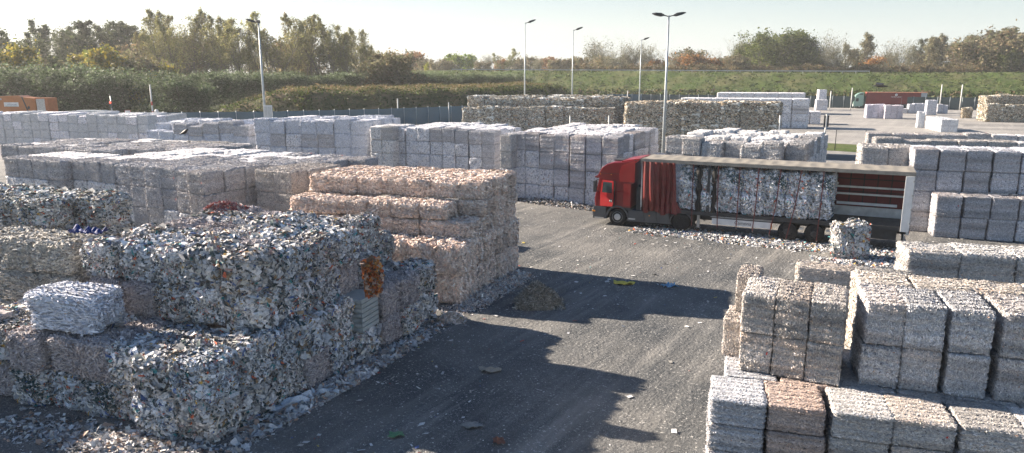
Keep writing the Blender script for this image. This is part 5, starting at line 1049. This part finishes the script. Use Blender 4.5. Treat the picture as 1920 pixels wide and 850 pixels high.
# right: beyond the dike
for px, top, kn, w_ in ((1112, 77, 'bare_willow', 1.25), (1146, 92, 'bare_willow', 1.0), (1092, 108, 'brown_tree', 1.0), (1128, 108, 'brown_tree', 1.1), (1178, 82, 'bare_willow', 1.1), (1205, 84, 'bare_willow', 1.2), (1165, 108, 'brown_tree', 1), (1225, 114, 'orange_tree', .8), (1262, 97, 'bare_willow', 1.1), (1285, 95, 'brown_tree', 1.1),
                        (1278, 106, 'orange_tree', 1.3), (1305, 106, 'orange_tree', 1.3), (1325, 110, 'orange_tree', 1.0), (1340, 98, 'bare_willow', .8), (1362, 108, 'brown_tree', 1), (1382, 80, 'bare_willow', .7), (1398, 76, 'bare_willow', .8), (1385, 105, 'brown_tree', 1),
                        (1440, 66, 'round_willow', 1.15), (1478, 65, 'round_willow', 1.15), (1500, 68, 'round_willow', .9), (1418, 84, 'round_willow', .9), (1535, 72, 'bare_willow', 1.1), (1560, 70, 'bare_willow', .9), (1515, 95, 'round_willow', .9), (1580, 86, 'leaning_tree', .9), (1545, 100, 'dark_tree', 1.2), (1612, 68, 'leaning_tree', 1.0), (1600, 95, 'bare_willow', .9),
                        (1638, 110, 'orange_tree', 1.0), (1655, 106, 'orange_tree', .9), (1672, 82, 'bare_willow', 1.0), (1690, 80, 'bare_willow', .9), (1712, 76, 'dark_tree', .8), (1728, 74, 'leaning_tree', .9), (1752, 70, 'leaning_tree', .9), (1768, 74, 'leaning_tree', .9), (1745, 95, 'brown_tree', 1), (1785, 90, 'leaning_tree', .6), (1802, 70, 'leaning_tree', 1.0), (1798, 100, 'dark_tree', .9),
                        (1835, 76, 'brown_tree', 1.2), (1862, 60, 'leaning_tree', 1.0), (1885, 60, 'brown_tree', 1.3), (1905, 74, 'leaning_tree', 1.0), (1850, 96, 'round_willow', .8), (1890, 98, 'round_willow', .9), (1915, 90, 'dark_tree', 1.2), (1935, 72, 'brown_tree', 1.2)):
    px_tree(kn, px, top, 2 if top < 100 else 3, 285 + rt.uniform(-14, 30) + (1920 - px) * .03, 'beyond the dike at right', w_)
for px, top in [(1100 + 34 * k, 121 + (k % 3) * 2) for k in range(25)]: px_tree('brown_tree', px, top, 3, 276 + (1920 - px) * .02, 'low hedge row on the dike line', 1.5, (.9, .85, .8))
regs = {}
for T in TREES: regs.setdefault((T[5], LOOKK[T[0]]), []).append(T)
for v in regs.values(): v.sort(key=lambda T: T[1])
used = {}
for T in TREES:
    kn, px, Y, z0, h, region, w_, tint = T; li = regs[(region, LOOKK[kn])]; k = li.index(T); rr = random.Random(int(px * 7 + Y)); i = rr.randrange(len(TP[kn])); src = TP[kn][i]
    if (kn, i) in used: o = copy_tree(src)
    else: o = src; used[(kn, i)] = 1
    H0 = TOPH[kn][i]; o.name = NAMEK[kn]; p = xat(px, Y, h * .5 + z0); o.location = (p.x, Y, z0); sc = h / H0; o.scale = (sc * w_, sc * w_, sc); o.rotation_euler = (0, 0, rr.uniform(-.5, .5) if kn == 'leaning_tree' else rr.uniform(0, 6.28))
    j = rr.uniform(.88, 1.12)
    for ch in o.children:
        if ch.name.startswith('crown'): ch.color = (tint[0] * j, tint[1] * j, tint[2] * j, 1)
    ordw = (ORD[k] + ' from left' if k < len(ORD) else ORD[len(li) - 1 - k] + ' from right') if len(li) > 1 else 'single one'
    tag(o, f"{LOOKK[kn]}, {ordw}, {region}", 'shrub' if kn == 'silver_shrub' else 'tree', 'trees ' + region)
for kn in TP:
    for i, t in enumerate(TP[kn]):
        if (kn, i) not in used:
            for ch in list(t.children): bpy.data.objects.remove(ch)
            bpy.data.objects.remove(t)

# ------------------------------------------------------------------ autumn air: thin even haze between the yard and the far trees
hz = MB().box(-420, 520, -30, 620, -1.0, 45).build('haze', None); mh = bpy.data.materials.new('haze'); mh.use_nodes = True; nh = mh.node_tree; nh.nodes.remove(nh.nodes['Principled BSDF'])
pv = nh.nodes.new('ShaderNodeVolumePrincipled'); pv.inputs['Color'].default_value = (.93, .95, .97, 1); pv.inputs['Density'].default_value = .0003; pv.inputs['Anisotropy'].default_value = .2; nh.links.new(pv.outputs[0], nh.nodes['Material Output'].inputs['Volume'])
hz.data.materials.append(mh); tag(hz, 'thin pale autumn haze', 'haze', kind='stuff')
